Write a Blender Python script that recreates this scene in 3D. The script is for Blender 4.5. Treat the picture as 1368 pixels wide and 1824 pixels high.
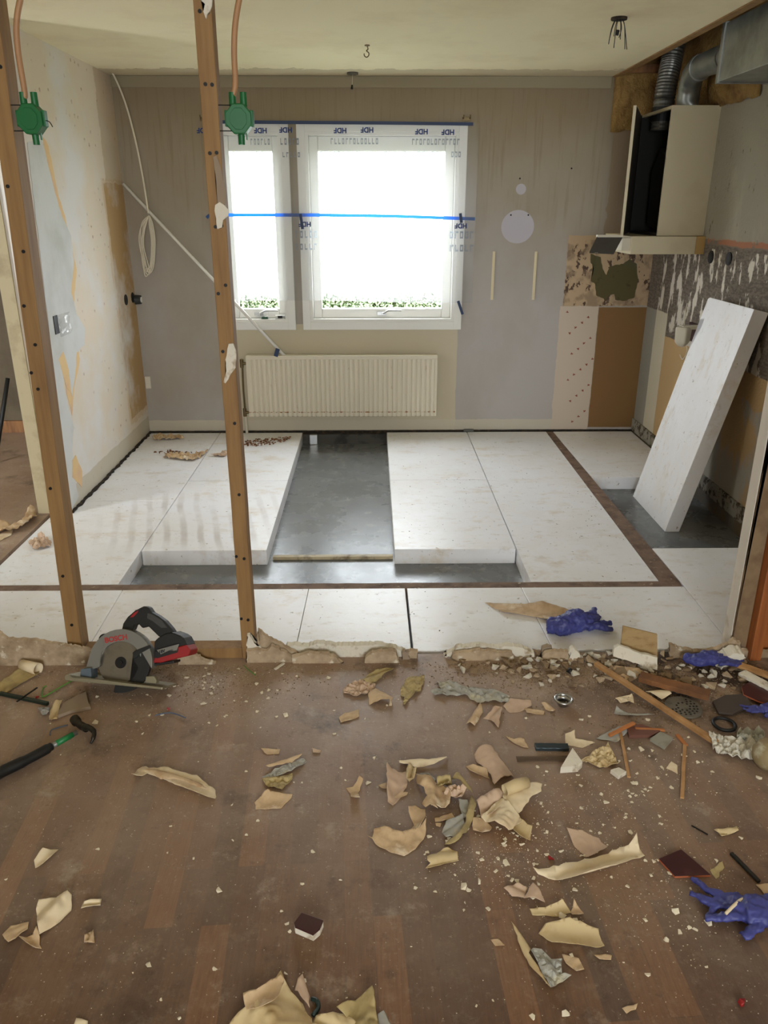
import bpy, bmesh, math, random
from mathutils import Vector, Matrix, Euler, noise
from mathutils.geometry import delaunay_2d_cdt
S = bpy.context.scene
for o in list(bpy.data.objects): bpy.data.objects.remove(o)
COL = S.collection
R = math.radians
# ------------------------------------------------------------ camera
CH, F, PITCH, YAW = 1.59, 1400.0, R(21.2), R(0.83)
cd = bpy.data.cameras.new('camera'); cam = bpy.data.objects.new('camera', cd); COL.objects.link(cam)
cd.sensor_fit = 'VERTICAL'; cd.sensor_height = 24; cd.sensor_width = 18; cd.lens = F/1824*24; cd.clip_start = 0.05
cam.location = (0, 0, CH); cam.rotation_euler = (math.pi/2-PITCH, 0, -YAW); S.camera = cam
# ------------------------------------------------------------ light
S.view_settings.view_transform = 'Standard'; S.view_settings.look = 'None'
S.view_settings.gamma = 1; S.view_settings.use_curve_mapping = False
S.view_settings.exposure = 1.06
W = bpy.data.worlds.new('overcast_sky'); S.world = W; W.use_nodes = True
nb = W.node_tree.nodes['Background']; nb.inputs[0].default_value = (0.90, 0.96, 1.0, 1); nb.inputs[1].default_value = 7.5
def portal(loc, rot, sx, sy):
    l = bpy.data.lights.new('sky_portal', 'AREA'); l.shape = 'RECTANGLE'; l.size = sx; l.size_y = sy
    l.cycles.is_portal = True
    o = bpy.data.objects.new('sky_portal', l); o.location = loc; o.rotation_euler = rot; COL.objects.link(o)
# constants of the room
YB, XL, XR, ZC = 5.82, -1.695, 1.99, 2.39      # back wall, left wall, right wall, ceiling
YP = 2.56                                      # line of the taken-down partition
ZS = -0.085                                    # concrete slab
portal((0.06, YB+0.2, 1.55), (R(-90), 0, 0), 1.95, 1.4)
portal((0.3, -2.9, 1.45), (R(90), 0, 0), 2.0, 1.5)
# ------------------------------------------------------------ pixel -> point on a plane of the room
_Rm = cam.rotation_euler.to_matrix()
def ray(px, py): return _Rm @ Vector(((px-684)/F, -(py-912)/F, -1.0))
def on_z(px, py, z=0.0):
    d = ray(px, py); t = (z-CH)/d.z; return Vector((d.x*t, d.y*t, z))
def on_y(px, py, y=YB):
    d = ray(px, py); t = y/d.y; return Vector((d.x*t, y, CH+d.z*t))
def on_x(px, py, x):
    d = ray(px, py); t = x/d.x; return Vector((x, d.y*t, CH+d.z*t))
# ------------------------------------------------------------ materials
def lin(c):
    def f(v):
        v /= 255.0
        return v/12.92 if v <= .04045 else ((v+.055)/1.055)**2.4
    return (f(c[0]), f(c[1]), f(c[2]), 1)
MATS = {}
def M(name, col, rough=.75, metal=0, layers=(), bump=None, world=False, spec=.5, alpha=1, trans=0, extra=None):
    """layers: ('n', colour, scale, lo, hi[, stretch]) noise stain | ('r', colour, axis, a0, a1, z0, z1[, jag, amount, noise_lo]) patch with a rough outline"""
    if name in MATS: return MATS[name]
    m = bpy.data.materials.new(name); m.use_nodes = True; nt = m.node_tree; L = nt.links
    b = nt.nodes['Principled BSDF']
    b.inputs['Roughness'].default_value = rough; b.inputs['Metallic'].default_value = metal
    b.inputs['Specular IOR Level'].default_value = spec; b.inputs['Alpha'].default_value = alpha
    b.inputs['Transmission Weight'].default_value = trans
    MATS[name] = m
    def node(t, **k):
        n = nt.nodes.new(t)
        for a, v in k.items(): setattr(n, a, v)
        return n
    if world: co = node('ShaderNodeNewGeometry').outputs['Position']
    else: co = node('ShaderNodeTexCoord').outputs['Object']
    def math_(op, a, bb=None, clamp=False):
        n = node('ShaderNodeMath', operation=op, use_clamp=clamp)
        for i, v in enumerate((a, bb)):
            if v is None: continue
            if isinstance(v, (int, float)): n.inputs[i].default_value = v
            else: L.new(v, n.inputs[i])
        return n.outputs[0]
    def nz(scale, detail=6, stretch=None, rough_=.6):
        v = co
        if stretch:
            mp = node('ShaderNodeMapping'); mp.inputs['Scale'].default_value = stretch; L.new(co, mp.inputs['Vector']); v = mp.outputs[0]
        n = node('ShaderNodeTexNoise'); n.inputs['Scale'].default_value = scale; n.inputs['Detail'].default_value = detail
        n.inputs['Roughness'].default_value = rough_; L.new(v, n.inputs['Vector']); return n.outputs['Fac']
    def ramp(v, lo, hi):
        n = node('ShaderNodeMapRange'); n.clamp = True
        n.inputs['From Min'].default_value = lo; n.inputs['From Max'].default_value = hi
        L.new(v, n.inputs['Value']); return n.outputs[0]
    def mix(fac, a, c):
        n = node('ShaderNodeMix', data_type='RGBA')
        L.new(fac, n.inputs[0])
        if isinstance(a, tuple): n.inputs[6].default_value = a
        else: L.new(a, n.inputs[6])
        if isinstance(c, tuple): n.inputs[7].default_value = c
        else: L.new(c, n.inputs[7])
        return n.outputs[2]
    cur = lin(col)
    ctx = dict(nt=nt, L=L, node=node, math=math_, nz=nz, ramp=ramp, mix=mix, co=co, b=b)
    if extra: cur = extra(ctx, cur)
    sep = None
    for ly in layers:
        if ly[0] == 'n':
            f = ramp(nz(ly[2], stretch=ly[5] if len(ly) > 5 else None), ly[3], ly[4]); cur = mix(f, cur, lin(ly[1]))
        elif ly[0] == 'v':                       # small motifs: voronoi dots
            n = node('ShaderNodeTexVoronoi'); n.inputs['Scale'].default_value = ly[2]; n.inputs['Randomness'].default_value = ly[5] if len(ly) > 5 else .35
            L.new(co, n.inputs['Vector']); f = ramp(n.outputs['Distance'], ly[4], ly[3])
            f = math_('MULTIPLY', f, ramp(nz(90, 2), .42, .55)); cur = mix(f, cur, lin(ly[1]))
        elif ly[0] == 'g':                       # soft tint that strengthens between two heights
            if sep is None:
                sep = node('ShaderNodeSeparateXYZ'); L.new(co, sep.inputs[0])
            f = math_('MULTIPLY', ramp(math_('ADD', sep.outputs[2], math_('MULTIPLY', nz(1.6, 5), .5)), ly[2]+.25, ly[3]+.25), ly[4])
            if len(ly) > 5: f = math_('MULTIPLY', f, ramp(nz(ly[5], 7, ly[6]), ly[7], ly[8]))
            cur = mix(f, cur, lin(ly[1]))
        else:
            if sep is None:
                sep = node('ShaderNodeSeparateXYZ'); L.new(co, sep.inputs[0])
            ax = sep.outputs['XYZ'.index(ly[2])]; az = sep.outputs[1] if ly[2] == 'X' and len(ly) > 10 else sep.outputs[2]
            jag = ly[7] if len(ly) > 7 else .01; amt = ly[8] if len(ly) > 8 else 1
            j = math_('MULTIPLY', math_('SUBTRACT', nz(9, 8), .5), jag*6)
            j2 = math_('MULTIPLY', math_('SUBTRACT', nz(7.3, 8, (1, 1, 1.01)), .5), jag*6)
            xa = math_('ADD', ax, j); za = math_('ADD', az, j2)
            s = .0025
            f = math_('MULTIPLY', ramp(xa, ly[3]-s, ly[3]+s), ramp(xa, ly[4]+s, ly[4]-s))
            f = math_('MULTIPLY', f, math_('MULTIPLY', ramp(za, ly[5]-s, ly[5]+s), ramp(za, ly[6]+s, ly[6]-s)))
            if len(ly) > 9 and ly[9]:
                sc, lo, hi, st = ly[9]; f = math_('MULTIPLY', f, ramp(nz(sc, 8, st), lo, hi))
            if amt != 1: f = math_('MULTIPLY', f, amt)
            cur = mix(f, cur, lin(ly[1]))
    if isinstance(cur, tuple): b.inputs['Base Color'].default_value = cur
    else: L.new(cur, b.inputs['Base Color'])
    if bump:
        bn = node('ShaderNodeBump'); bn.inputs['Strength'].default_value = bump[1]; bn.inputs['Distance'].default_value = bump[2] if len(bump) > 2 else .01
        L.new(nz(bump[0], 6, bump[3] if len(bump) > 3 else None), bn.inputs['Height']); L.new(bn.outputs[0], b.inputs['Normal'])
    return m
# ------------------------------------------------------------ mesh helpers
def B(): return bmesh.new()
def box(bm, x0, x1, y0, y1, z0, z1, mat=None):
    vs = [bm.verts.new((x, y, z)) for z in (z0, z1) for y in (y0, y1) for x in (x0, x1)]
    if mat is not None:
        for v in vs: v.co = mat @ v.co
    for f in ((0, 2, 3, 1), (4, 5, 7, 6), (0, 1, 5, 4), (2, 6, 7, 3), (0, 4, 6, 2), (1, 3, 7, 5)): bm.faces.new([vs[i] for i in f])
    return bm
def tube(bm, pts, r, n=8, caps=True):
    pts = [Vector(p) for p in pts]; rs = r if isinstance(r, (list, tuple)) else [r]*len(pts)
    rings = []; up = Vector((0, 0, 1))
    for i, p in enumerate(pts):
        t = (pts[min(i+1, len(pts)-1)]-pts[max(i-1, 0)]).normalized()
        a = t.cross(up)
        if a.length < .05: a = t.cross(Vector((1, 0, 0)))
        a.normalize(); c = a.cross(t).normalized()
        if rings and a.dot(pa) < 0: a = -a; c = -c
        pa = a
        rings.append([bm.verts.new(p+rs[i]*(a*math.cos(2*math.pi*k/n)+c*math.sin(2*math.pi*k/n))) for k in range(n)])
    for q in range(len(rings)-1):
        for k in range(n): bm.faces.new((rings[q][k], rings[q][(k+1) % n], rings[q+1][(k+1) % n], rings[q+1][k]))
    if caps: bm.faces.new(rings[0][::-1]); bm.faces.new(rings[-1])
    return bm
def smooth_path(pts, n=8):
    pts = [Vector(p) for p in pts]; out = []
    for i in range(len(pts)-1):
        p0, p1, p2, p3 = pts[max(i-1, 0)], pts[i], pts[i+1], pts[min(i+2, len(pts)-1)]
        for k in range(n):
            t = k/n
            out.append(.5*((2*p1)+(p2-p0)*t+(2*p0-5*p1+4*p2-p3)*t*t+(3*p1-p0-3*p2+p3)*t**3))
    out.append(pts[-1]); return out
def prism(bm, pts, axis, d0, d1, mat=None):
    """2-D outline pts extruded along axis ('y': pts are x,z; 'z': x,y; 'x': y,z)"""
    def mk(p, d):
        v = Vector((p[0], d, p[1])) if axis == 'y' else Vector((p[0], p[1], d)) if axis == 'z' else Vector((d, p[0], p[1]))
        return mat @ v if mat is not None else v
    a = [bm.verts.new(mk(p, d0)) for p in pts]; b = [bm.verts.new(mk(p, d1)) for p in pts]
    n = len(pts)
    fa = bm.faces.new(a); fb = bm.faces.new(b[::-1])
    for i in range(n): bm.faces.new((a[i], b[i], b[(i+1) % n], a[(i+1) % n]))
    bmesh.ops.triangulate(bm, faces=[fa, fb])
    return bm
def cyl(bm, p0, p1, r0, r1=None, n=24): return tube(bm, [p0, p1], [r0, r0 if r1 is None else r1], n)
def finish(bm): bmesh.ops.recalc_face_normals(bm, faces=bm.faces); return bm
def obj(name, bm, m, parent=None, smooth=False, origin=None, local=False, bevel=0, solid=0):
    finish(bm)
    if parent is not None:
        off = Vector((0, 0, 0)) if local else Vector(parent.get('_w', (0, 0, 0)))
    else:
        if origin is None:
            mn = [min(v.co[i] for v in bm.verts) for i in range(3)]; mx = [max(v.co[i] for v in bm.verts) for i in range(3)]
            off = Vector(((mn[0]+mx[0])/2, (mn[1]+mx[1])/2, mn[2]))
        else: off = Vector(origin)
    for v in bm.verts: v.co -= off
    me = bpy.data.meshes.new(name); bm.to_mesh(me); bm.free()
    o = bpy.data.objects.new(name, me); COL.objects.link(o); me.materials.append(m)
    if parent is not None: o.parent = parent
    else: o.location = off
    o['_w'] = tuple(off) if not local else (0, 0, 0)
    if smooth:
        for p in me.polygons: p.use_smooth = True
    if bevel:
        md = o.modifiers.new('bevel', 'BEVEL'); md.width = bevel; md.segments = 2; md.limit_method = 'ANGLE'
    if solid:
        md = o.modifiers.new('thickness', 'SOLIDIFY'); md.thickness = solid; md.offset = 0
    return o
def thing(name, label, cat, loc, group=None, rot=(0, 0, 0)):
    o = bpy.data.objects.new(name, None); COL.objects.link(o); o.location = loc; o.rotation_euler = rot; o.empty_display_size = .05
    o['label'] = label; o['category'] = cat; o['_w'] = tuple(loc)
    if group: o['group'] = group
    return o
def tag(o, label, cat, group=None, kind=None):
    o['label'] = label; o['category'] = cat
    if group: o['group'] = group
    if kind: o['kind'] = kind
    return o
def struct(name, bm, m, parent=None, origin=(0, 0, 0), **k):
    o = obj(name, bm, m, parent, origin=origin, **k)
    if parent is None: o['kind'] = 'structure'
    return o
def wmat(o):                                     # material with world coordinates is used on room surfaces only
    return o
rnd = random.Random(7)
def jag(pts, step=.02, amp=.003, seed=0):
    """roughen an outline"""
    r = random.Random(seed); out = []; n = len(pts)
    for i in range(n):
        a = Vector(pts[i]).to_2d() if len(pts[i]) > 2 else Vector(pts[i]); b = Vector(pts[(i+1) % n]).to_2d() if len(pts[i]) > 2 else Vector(pts[(i+1) % n])
        k = max(1, int((b-a).length/step))
        for q in range(k):
            p = a.lerp(b, q/k); out.append((p.x+(r.uniform(-amp, amp) if q else 0), p.y+(r.uniform(-amp, amp) if q else 0)))
    return out
# ============================================================ room shell materials
def parquet(c, cur):
    node, L, mix, ramp, nz, co, mt = c['node'], c['L'], c['mix'], c['ramp'], c['nz'], c['co'], c['math']
    mp = node('ShaderNodeMapping'); mp.inputs['Rotation'].default_value = (0, 0, R(90-3)); L.new(co, mp.inputs['Vector'])
    br = node('ShaderNodeTexBrick'); L.new(mp.outputs[0], br.inputs['Vector'])
    br.inputs['Color1'].default_value = (0, 0, 0, 1); br.inputs['Color2'].default_value = (1, 1, 1, 1); br.inputs['Mortar'].default_value = (.3, .3, .3, 1)
    br.inputs['Scale'].default_value = 1; br.inputs['Brick Width'].default_value = .47; br.inputs['Row Height'].default_value = .068
    br.inputs['Mortar Size'].default_value = .0006; br.inputs['Bias'].default_value = 0; br.offset = .37
    cr = node('ShaderNodeValToRGB'); e = cr.color_ramp.elements
    e[0].position = 0; e[0].color = lin((82, 56, 38)); e[1].position = 1; e[1].color = lin((134, 92, 58))
    for p, q in ((.2, (100, 69, 46)), (.4, (82, 60, 46)), (.55, (112, 78, 50)), (.8, (104, 72, 48))):
        x = e.new(p); x.color = lin(q)
    L.new(br.outputs['Color'], cr.inputs[0])
    g = ramp(nz(22, 8, (9, .5, 1)), .35, .7)
    cur = mix(mt('MULTIPLY', g, .45), cr.outputs[0], lin((62, 41, 28)))
    # trodden-in dust: cloudy everywhere, thicker towards the taken-down wall
    sp = node('ShaderNodeSeparateXYZ'); L.new(co, sp.inputs[0])
    near = ramp(sp.outputs[1], 1.0, 2.5)
    d = ramp(nz(2.2, 10, None, .65), .36, .72); f = mt('MULTIPLY', d, mt('ADD', mt('MULTIPLY', near, .85), .06))
    cur = mix(f, cur, lin((178, 158, 138)))
    cur = mix(mt('MULTIPLY', ramp(sp.outputs[1], 1.15, 2.35), .58), cur, lin((172, 146, 126)))
    f = mt('MULTIPLY', ramp(nz(5.5, 10, None, .75), .57, .74), mt('ADD', mt('MULTIPLY', near, .5), .4)); cur = mix(f, cur, lin((194, 182, 164)))
    f = mt('MULTIPLY', ramp(nz(13, 10, (1, 1, 1), .8), .52, .72), mt('ADD', mt('MULTIPLY', near, .35), .22)); cur = mix(f, cur, lin((170, 152, 132)))
    f = mt('MULTIPLY', ramp(nz(16, 8, (1.3, 1, 1), .75), .58, .70), .45); cur = mix(f, cur, lin((58, 40, 28)))
    f = mt('MULTIPLY', ramp(nz(70, 6, None, .7), .60, .70), mt('ADD', mt('MULTIPLY', near, .7), .2)); cur = mix(f, cur, lin((196, 186, 168)))
    f = mt('MULTIPLY', ramp(nz(3.1, 8, (1, 1, 2), .7), .56, .70), .7); cur = mix(f, cur, lin((50, 34, 25)))
    rub = mt('MULTIPLY', ramp(sp.outputs[0], .6, 1.0), ramp(sp.outputs[1], 1.95, 2.3)); f = mt('MULTIPLY', rub, ramp(nz(4, 8, None, .7), .4, .55)); cur = mix(f, cur, lin((62, 46, 36)))
    L.new(ramp(nz(6, 6), 0, .9), c['b'].inputs['Roughness'])
    rr = node('ShaderNodeMapRange'); rr.inputs['To Min'].default_value = .36; rr.inputs['To Max'].default_value = .72; L.new(nz(4, 8), rr.inputs['Value']); L.new(rr.outputs[0], c['b'].inputs['Roughness'])
    return cur
m_floor = M('old_parquet', (98, 70, 50), .5, extra=parquet, world=True, bump=(60, .25, .004))
def yb(px, py): p = on_y(px, py, YB); return p.x, p.z
def xr(px, py): p = on_x(px, py, XR); return p.y, p.z
def xl(px, py): p = on_x(px, py, XL); return p.y, p.z
zt = yb(1060, 545)[1]; zb = yb(1060, 420)[1]
x1000, x1060 = yb(1003, 545)[0], yb(1062, 600)[0]
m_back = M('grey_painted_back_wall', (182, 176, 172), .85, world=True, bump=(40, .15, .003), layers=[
    ('n', (150, 138, 116), 1.1, .40, .85, (1, 1, .6)),
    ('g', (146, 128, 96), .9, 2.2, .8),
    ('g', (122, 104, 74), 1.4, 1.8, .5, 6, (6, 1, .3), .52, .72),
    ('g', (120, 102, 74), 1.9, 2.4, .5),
    ('r', (205, 193, 166), 'X', yb(418, 600)[0], yb(815, 600)[0], 0, yb(600, 585)[1]+.03, .004, .9),
    ('r', (206, 196, 176), 'X', -2, x1000, 0.005, .085, .004, .8),
    ('r', (150, 130, 106), 'X', yb(1088, 300)[0], 2.0, yb(1090, 420)[1], 2.2, .012, .8),
    ('r', (190, 164, 132), 'X', x1000, 2.0, zt, zb, .006, 1),
    ('r', (86, 66, 54), 'X', x1000, 2.0, zt, zb-.05, .006, 1, (19, .56, .59, (1, 1, .7))),
    ('r', (150, 128, 104), 'X', x1000, 2.0, zt, zb-.03, .004, .8, (8, .52, .6, (1, 1, .8))),
    ('r', (206, 190, 172), 'X', x1000-.02, x1060, 0, zt, .006, 1),
    ('r', (134, 100, 60), 'X', x1060, 2.0, .02, zt-.01, .0015, 1),
    ('n', (60, 50, 42), 34, .74, .80)])
def motif(c, cur): return cur
yT = xl(205, 500)[0]
m_left = M('faded_wallpaper', (226, 212, 192), .8, world=True, bump=(30, .12, .003), layers=[
    ('v', (176, 150, 128), 15, .16, .22, .5),
    ('r', (206, 170, 118), 'Y', yT-.04, 6, xl(250, 700)[1]-.16, xl(225, 330)[1]+.02, .02, .45),
    ('r', (184, 148, 96), 'Y', yT, 6, xl(250, 700)[1]-.12, xl(225, 330)[1], .012, .85),
    ('n', (226, 222, 218), 1.5, .45, .6),
    ('r', (188, 164, 128), 'Y', yT+.05, 6, xl(225, 330)[1], 2.5, .02, .55),
    ('r', (196, 184, 160), 'Y', 4.0, 6, -.1, .12, .006, .7),
    ('n', (60, 50, 42), 40, .75, .80)])
m_leftend = M('cream_board', (178, 164, 132), .8, layers=[('n', (130, 112, 84), 6, .5, .8)])
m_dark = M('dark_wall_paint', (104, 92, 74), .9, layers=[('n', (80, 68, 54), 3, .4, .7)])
m_right = M('stripped_right_wall', (150, 142, 126), .85, world=True, bump=(60, .5, .008), layers=[
    ('n', (186, 176, 156), 1.8, .45, .7, (1, 1, .5)),
    ('n', (92, 84, 70), 22, .64, .72, (1, 1, .5)),
    ('r', (120, 108, 96), 'Y', 2, 6, 0.7, xr(1300, 430)[1], .004, 1),
    ('r', (88, 80, 70), 'Y', 2, 6, 0.6, xr(1300, 430)[1]-.03, .004, .8, (30, .45, .55, (1, 1, 3))),
    ('r', (212, 204, 190), 'Y', 2, 5.6, 0.6, xr(1300, 430)[1]-.05, .004, 1, (6, .535, .56, (2, 2, .8))),
    ('r', (168, 108, 76), 'Y', 2, 4.9, xr(1300, 432)[1]-.018, xr(1300, 432)[1]+.012, .006, .9, (9, .42, .5, None)),
    ('r', (190, 158, 112), 'Y', 2, xr(1178, 650)[0], -.1, xr(1200, 605)[1], .003, 1),
    ('r', (206, 198, 178), 'Y', xr(1178, 650)[0], xr(1158, 650)[0], -.1, xr(1165, 550)[1], .004, 1),
    ('r', (150, 146, 136), 'Y', xr(1158, 650)[0], 6, -.1, xr(1150, 545)[1], .003, 1),
    ('r', (170, 166, 156), 'Y', 2, 4.7, -.1, .62, .03, .9, (3, .42, .5, (1, 1, .5))),
    ('r', (70, 60, 48), 'Y', 2, 6, -.1, .03, .012, .8)])
m_ceil = M('cream_ceiling', (246, 234, 198), .9, world=True, layers=[('n', (232, 216, 178), 2.2, .5, .8), ('r', (176, 160, 130), 'Y', 5.55, 6, 0, 3, .05, .5)])
def slabx(c, cur):
    mix, ramp, nz, mt = c['mix'], c['ramp'], c['nz'], c['math']
    cur = mix(ramp(nz(3, 8), .35, .7), cur, lin((122, 124, 124)))
    cur = mix(mt('MULTIPLY', ramp(nz(14, 8), .58, .7), .5), cur, lin((170, 170, 166)))
    rr = c['node']('ShaderNodeMapRange'); rr.inputs['To Min'].default_value = .14; rr.inputs['To Max'].default_value = .42; c['L'].new(nz(5, 8), rr.inputs['Value']); c['L'].new(rr.outputs[0], c['b'].inputs['Roughness'])
    return cur
m_slab = M('sealed_concrete_slab', (100, 102, 104), .4, extra=slabx, world=True, bump=(30, .1, .004))
m_white = M('white_window_paint', (232, 230, 224), .4)
m_dirtwhite = M('old_white_paint', (206, 198, 180), .6, layers=[('n', (150, 118, 84), 14, .62, .75)])
m_pine = M('pine_timber', (154, 118, 72), .7, layers=[('n', (122, 88, 50), 5, .4, .75, (6, 6, .5)), ('n', (96, 58, 32), 9, .72, .78)])
m_pinedark = M('aged_pine', (150, 104, 62), .7, layers=[('n', (104, 68, 40), 5, .4, .7, (4, 4, .6))])
m_black = M('black_rubber', (15, 15, 16), .55)
# ============================================================ room shell
bm = box(B(), -3.4, 3.0, -2.9, 2.60, -.2, 0)
struct('floor', bm, m_floor)
struct('concrete_slab', box(B(), XL-.45, XR+.1, 2.60, YB, -.3, ZS), m_slab).name = 'floor_slab'
struct('floor_side_room', box(B(), -4.2, XL-.105, 2.60, YB, -.2, .0), m_floor)
# window openings, in the back wall
def rx(px, py=400): return on_y(px, py).x
WZ0, WZ1 = on_y(680, 573).z, on_y(680, 235).z
WL = (rx(392), rx(506)); WR = (rx(548), rx(813))
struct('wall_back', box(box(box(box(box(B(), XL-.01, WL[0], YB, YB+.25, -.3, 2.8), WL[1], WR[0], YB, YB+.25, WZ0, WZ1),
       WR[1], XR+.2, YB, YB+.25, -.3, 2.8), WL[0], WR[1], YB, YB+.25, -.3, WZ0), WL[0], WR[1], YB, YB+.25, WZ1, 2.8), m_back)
YE = on_z(124, 913).y
wl = struct('wall_left', box(B(), XL-.10, XL, YE, YB, -.3, 2.45), m_left)
struct('wall_end_board', box(B(), XL-.17, XL-.10, YE-.01, YB, -.1, 2.45), m_leftend, wl)
struct('plasterboard_edge', box(B(), XL-.012, XL+.004, YE-.006, YE+.01, 0, 2.4), M('dark_board_edge', (54, 42, 32), .9), wl)
wr = struct('wall_right', box(B(), XR, XR+.2, 2.6, YB, -.3, 2.8), m_right)
struct('ceiling', box(B(), -4.2, 1.585, 2.56, YB+.1, ZC, ZC+.1), m_ceil)
struct('ceiling_void', box(B(), 1.5, XR+.2, 2.56, YB+.1, 2.72, 2.8), m_dark)
struct('ceiling_hall', box(B(), -3.4, 3.0, -2.9, 2.56, ZC, ZC+.1), m_ceil)
struct('wall_side_room', box(B(), -4.2, XL-.16, YB, YB+.1, -.2, 2.45), m_dark)
struct('wall_side_room_left', box(B(), -4.2, -4.1, 2.6, YB, -.2, 2.45), m_dark)
struct('baseboard_side_room', box(B(), -4.1, XL-.17, YB-.02, YB, 0, .09), m_pinedark)
m_hall = M('hall_wall_paint', (196, 184, 160), .85)
struct('wall_hall_left', box(B(), -3.4, -3.3, -2.9, 2.6, -.1, 2.45), m_hall)
struct('wall_hall_right', box(B(), 3.0, 3.1, -2.9, 2.6, -.1, 2.45), m_hall)
struct('wall_hall_rear', box(box(box(box(B(), -3.4, -.7, -3.0, -2.9, -.1, 2.45), 1.3, 3.1, -3.0, -2.9, -.1, 2.45), -.7, 1.3, -3.0, -2.9, -.1, .7), -.7, 1.3, -3.0, -2.9, 2.2, 2.45), m_hall)
# cornice crease along the back wall, dark gap at the slab edge
struct('trim_1', box(B(), XL, 1.58, YB-.008, YB, ZC-.07, ZC-.001), M('cornice_paint', (150, 138, 112), .85), bevel=.003)
m_gap = M('black_soil_gap', (38, 30, 22), .95, layers=[('n', (80, 62, 42), 30, .5, .7)], bump=(80, .8, .01))
bm = B(); a = jag([(XL, YB-.035), (1.98, YB-.03), (1.98, YB), (XL, YB)], .03, .006, 3); prism(bm, a, 'z', -.03, .004)
struct('trim_2', bm, m_gap)
bm = B(); a = jag([(XL, YE), (XL+.022, YE), (XL+.022, YB), (XL, YB)], .03, .007, 4); prism(bm, a, 'z', -.03, .003)
struct('trim_3', bm, m_gap)
# right stub of the partition: broken board edge, torn front, pine door lining
xs = on_y(1302, 1135, YP+.02).x; xd = on_y(1333, 1150, YP).x
bm = B(); r_ = random.Random(5)
sw = struct('wall_stub', box(B(), xs, xd-.002, YP+.024, YP+.085, 0, 2.4), M('stub_plaster', (214, 204, 190), .8, layers=[('n', (170, 154, 130), 5, .6, .75)]))
zz = [i*.02 for i in range(121)]
edge = [(xs+.004+.010*abs(noise.noise(Vector((0, 3, z*3.1))))+(.018 if .85 < z < 1.12 else 0)*math.sin((z-.85)/.27*math.pi)+r_.uniform(-.0012, .0012), z) for z in zz]
struct('torn_board_face', prism(B(), [(xd-.002, 0)]+edge+[(xd-.002, 2.4)], 'y', YP+.012, YP+.0235),
       M('torn_brown_board', (136, 112, 84), .85, layers=[('n', (104, 80, 56), 8, .45, .7)]), sw)
m_door = M('orange_door_lining', (164, 96, 48), .5, layers=[('n', (124, 66, 32), 4, .4, .7, (8, 8, .5))])
dr = struct('door_1', box(B(), xd, xd+.042, YP-.03, YP+.09, 0, 2.1), m_door, bevel=.003)
struct('door_stop', box(B(), xd+.043, xd+.065, YP+.02, YP+.09, 0, 2.1), m_door, dr)
struct('door_panel', box(B(), xd+.066, 3.0, YP+.04, YP+.07, .12, 2.1), M('door_panel_brown', (120, 92, 66), .6), dr)
struct('door_rail', box(B(), xd+.066, 3.0, YP+.03, YP+.08, 0.01, .119), m_door, dr)
struct('trim_4', box(B(), XR-.012, XR, 3.2, YB, 0, .09), M('torn_skirting_patch', (150, 144, 132), .85, layers=[('n', (70, 58, 46), 24, .5, .58)]))
# outdoors: lawn, hedge
struct('ground_lawn', box(B(), -20, 20, YB+.3, 25, -.9, -.6), M('lawn', (62, 80, 32), .9, layers=[('n', (100, 112, 62), 3, .4, .7)]))
m_leaf = M('shrub_leaves', (34, 52, 16), .7, layers=[('n', (58, 48, 30), 6, .6, .7)], spec=.1); m_stem = M('shrub_stems', (90, 66, 44), .8)
def shrub(x, y, w, h, label, seed):
    r = random.Random(seed); t = thing('shrub', label, 'shrub', (x, y, -.6)); bm = B(); st = B()
    for k in range(7):
        tip = (x+r.uniform(-w, w)*.7, y+r.uniform(-.15, .15), h-.1); tube(st, [(x+r.uniform(-.1, .1), y, -.6), ((x+tip[0])/2, y, h*.3), tip], [.012, .009, .004], 5)
    for k in range(3200):
        a = r.uniform(0, 6.28); q = r.random()**.5; p = Vector((x+w*q*math.cos(a), y+.25*q*math.sin(a), h-r.random()**1.5*(h+.5)-.05*q*q+.03*noise.noise(Vector((9*math.cos(a)*q, a, seed)))))
        d = Vector((r.uniform(-1, 1), r.uniform(-1, 1), r.uniform(-.6, 1))).normalized(); s = Vector((d.y, -d.x, r.uniform(-.4, .4))).normalized(); l = r.uniform(.025, .05)
        v = [bm.verts.new(p), bm.verts.new(p+d*l*.5+s*l*.28), bm.verts.new(p+d*l), bm.verts.new(p+d*l*.5-s*l*.28)]; bm.faces.new(v)
    obj('stem', st, m_stem, t)
    finish_ = bm; me = bpy.data.meshes.new('foliage'); off = Vector(t['_w'])
    for v in bm.verts: v.co -= off
    bm.to_mesh(me); bm.free(); me.materials.append(m_leaf); o = bpy.data.objects.new('foliage', me); COL.objects.link(o); o.parent = t
zs = on_y(684, 537, YB+1.3).z
for k, (px, l) in enumerate(((450, 'low shrub outside the small left window sash'), (600, 'low shrub outside the left part of the big window'), (740, 'low shrub outside the right part of the big window'))):
    shrub(on_y(px, 541, YB+1.3).x, YB+1.3, .40, zs+.03, l, 30+k)
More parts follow.
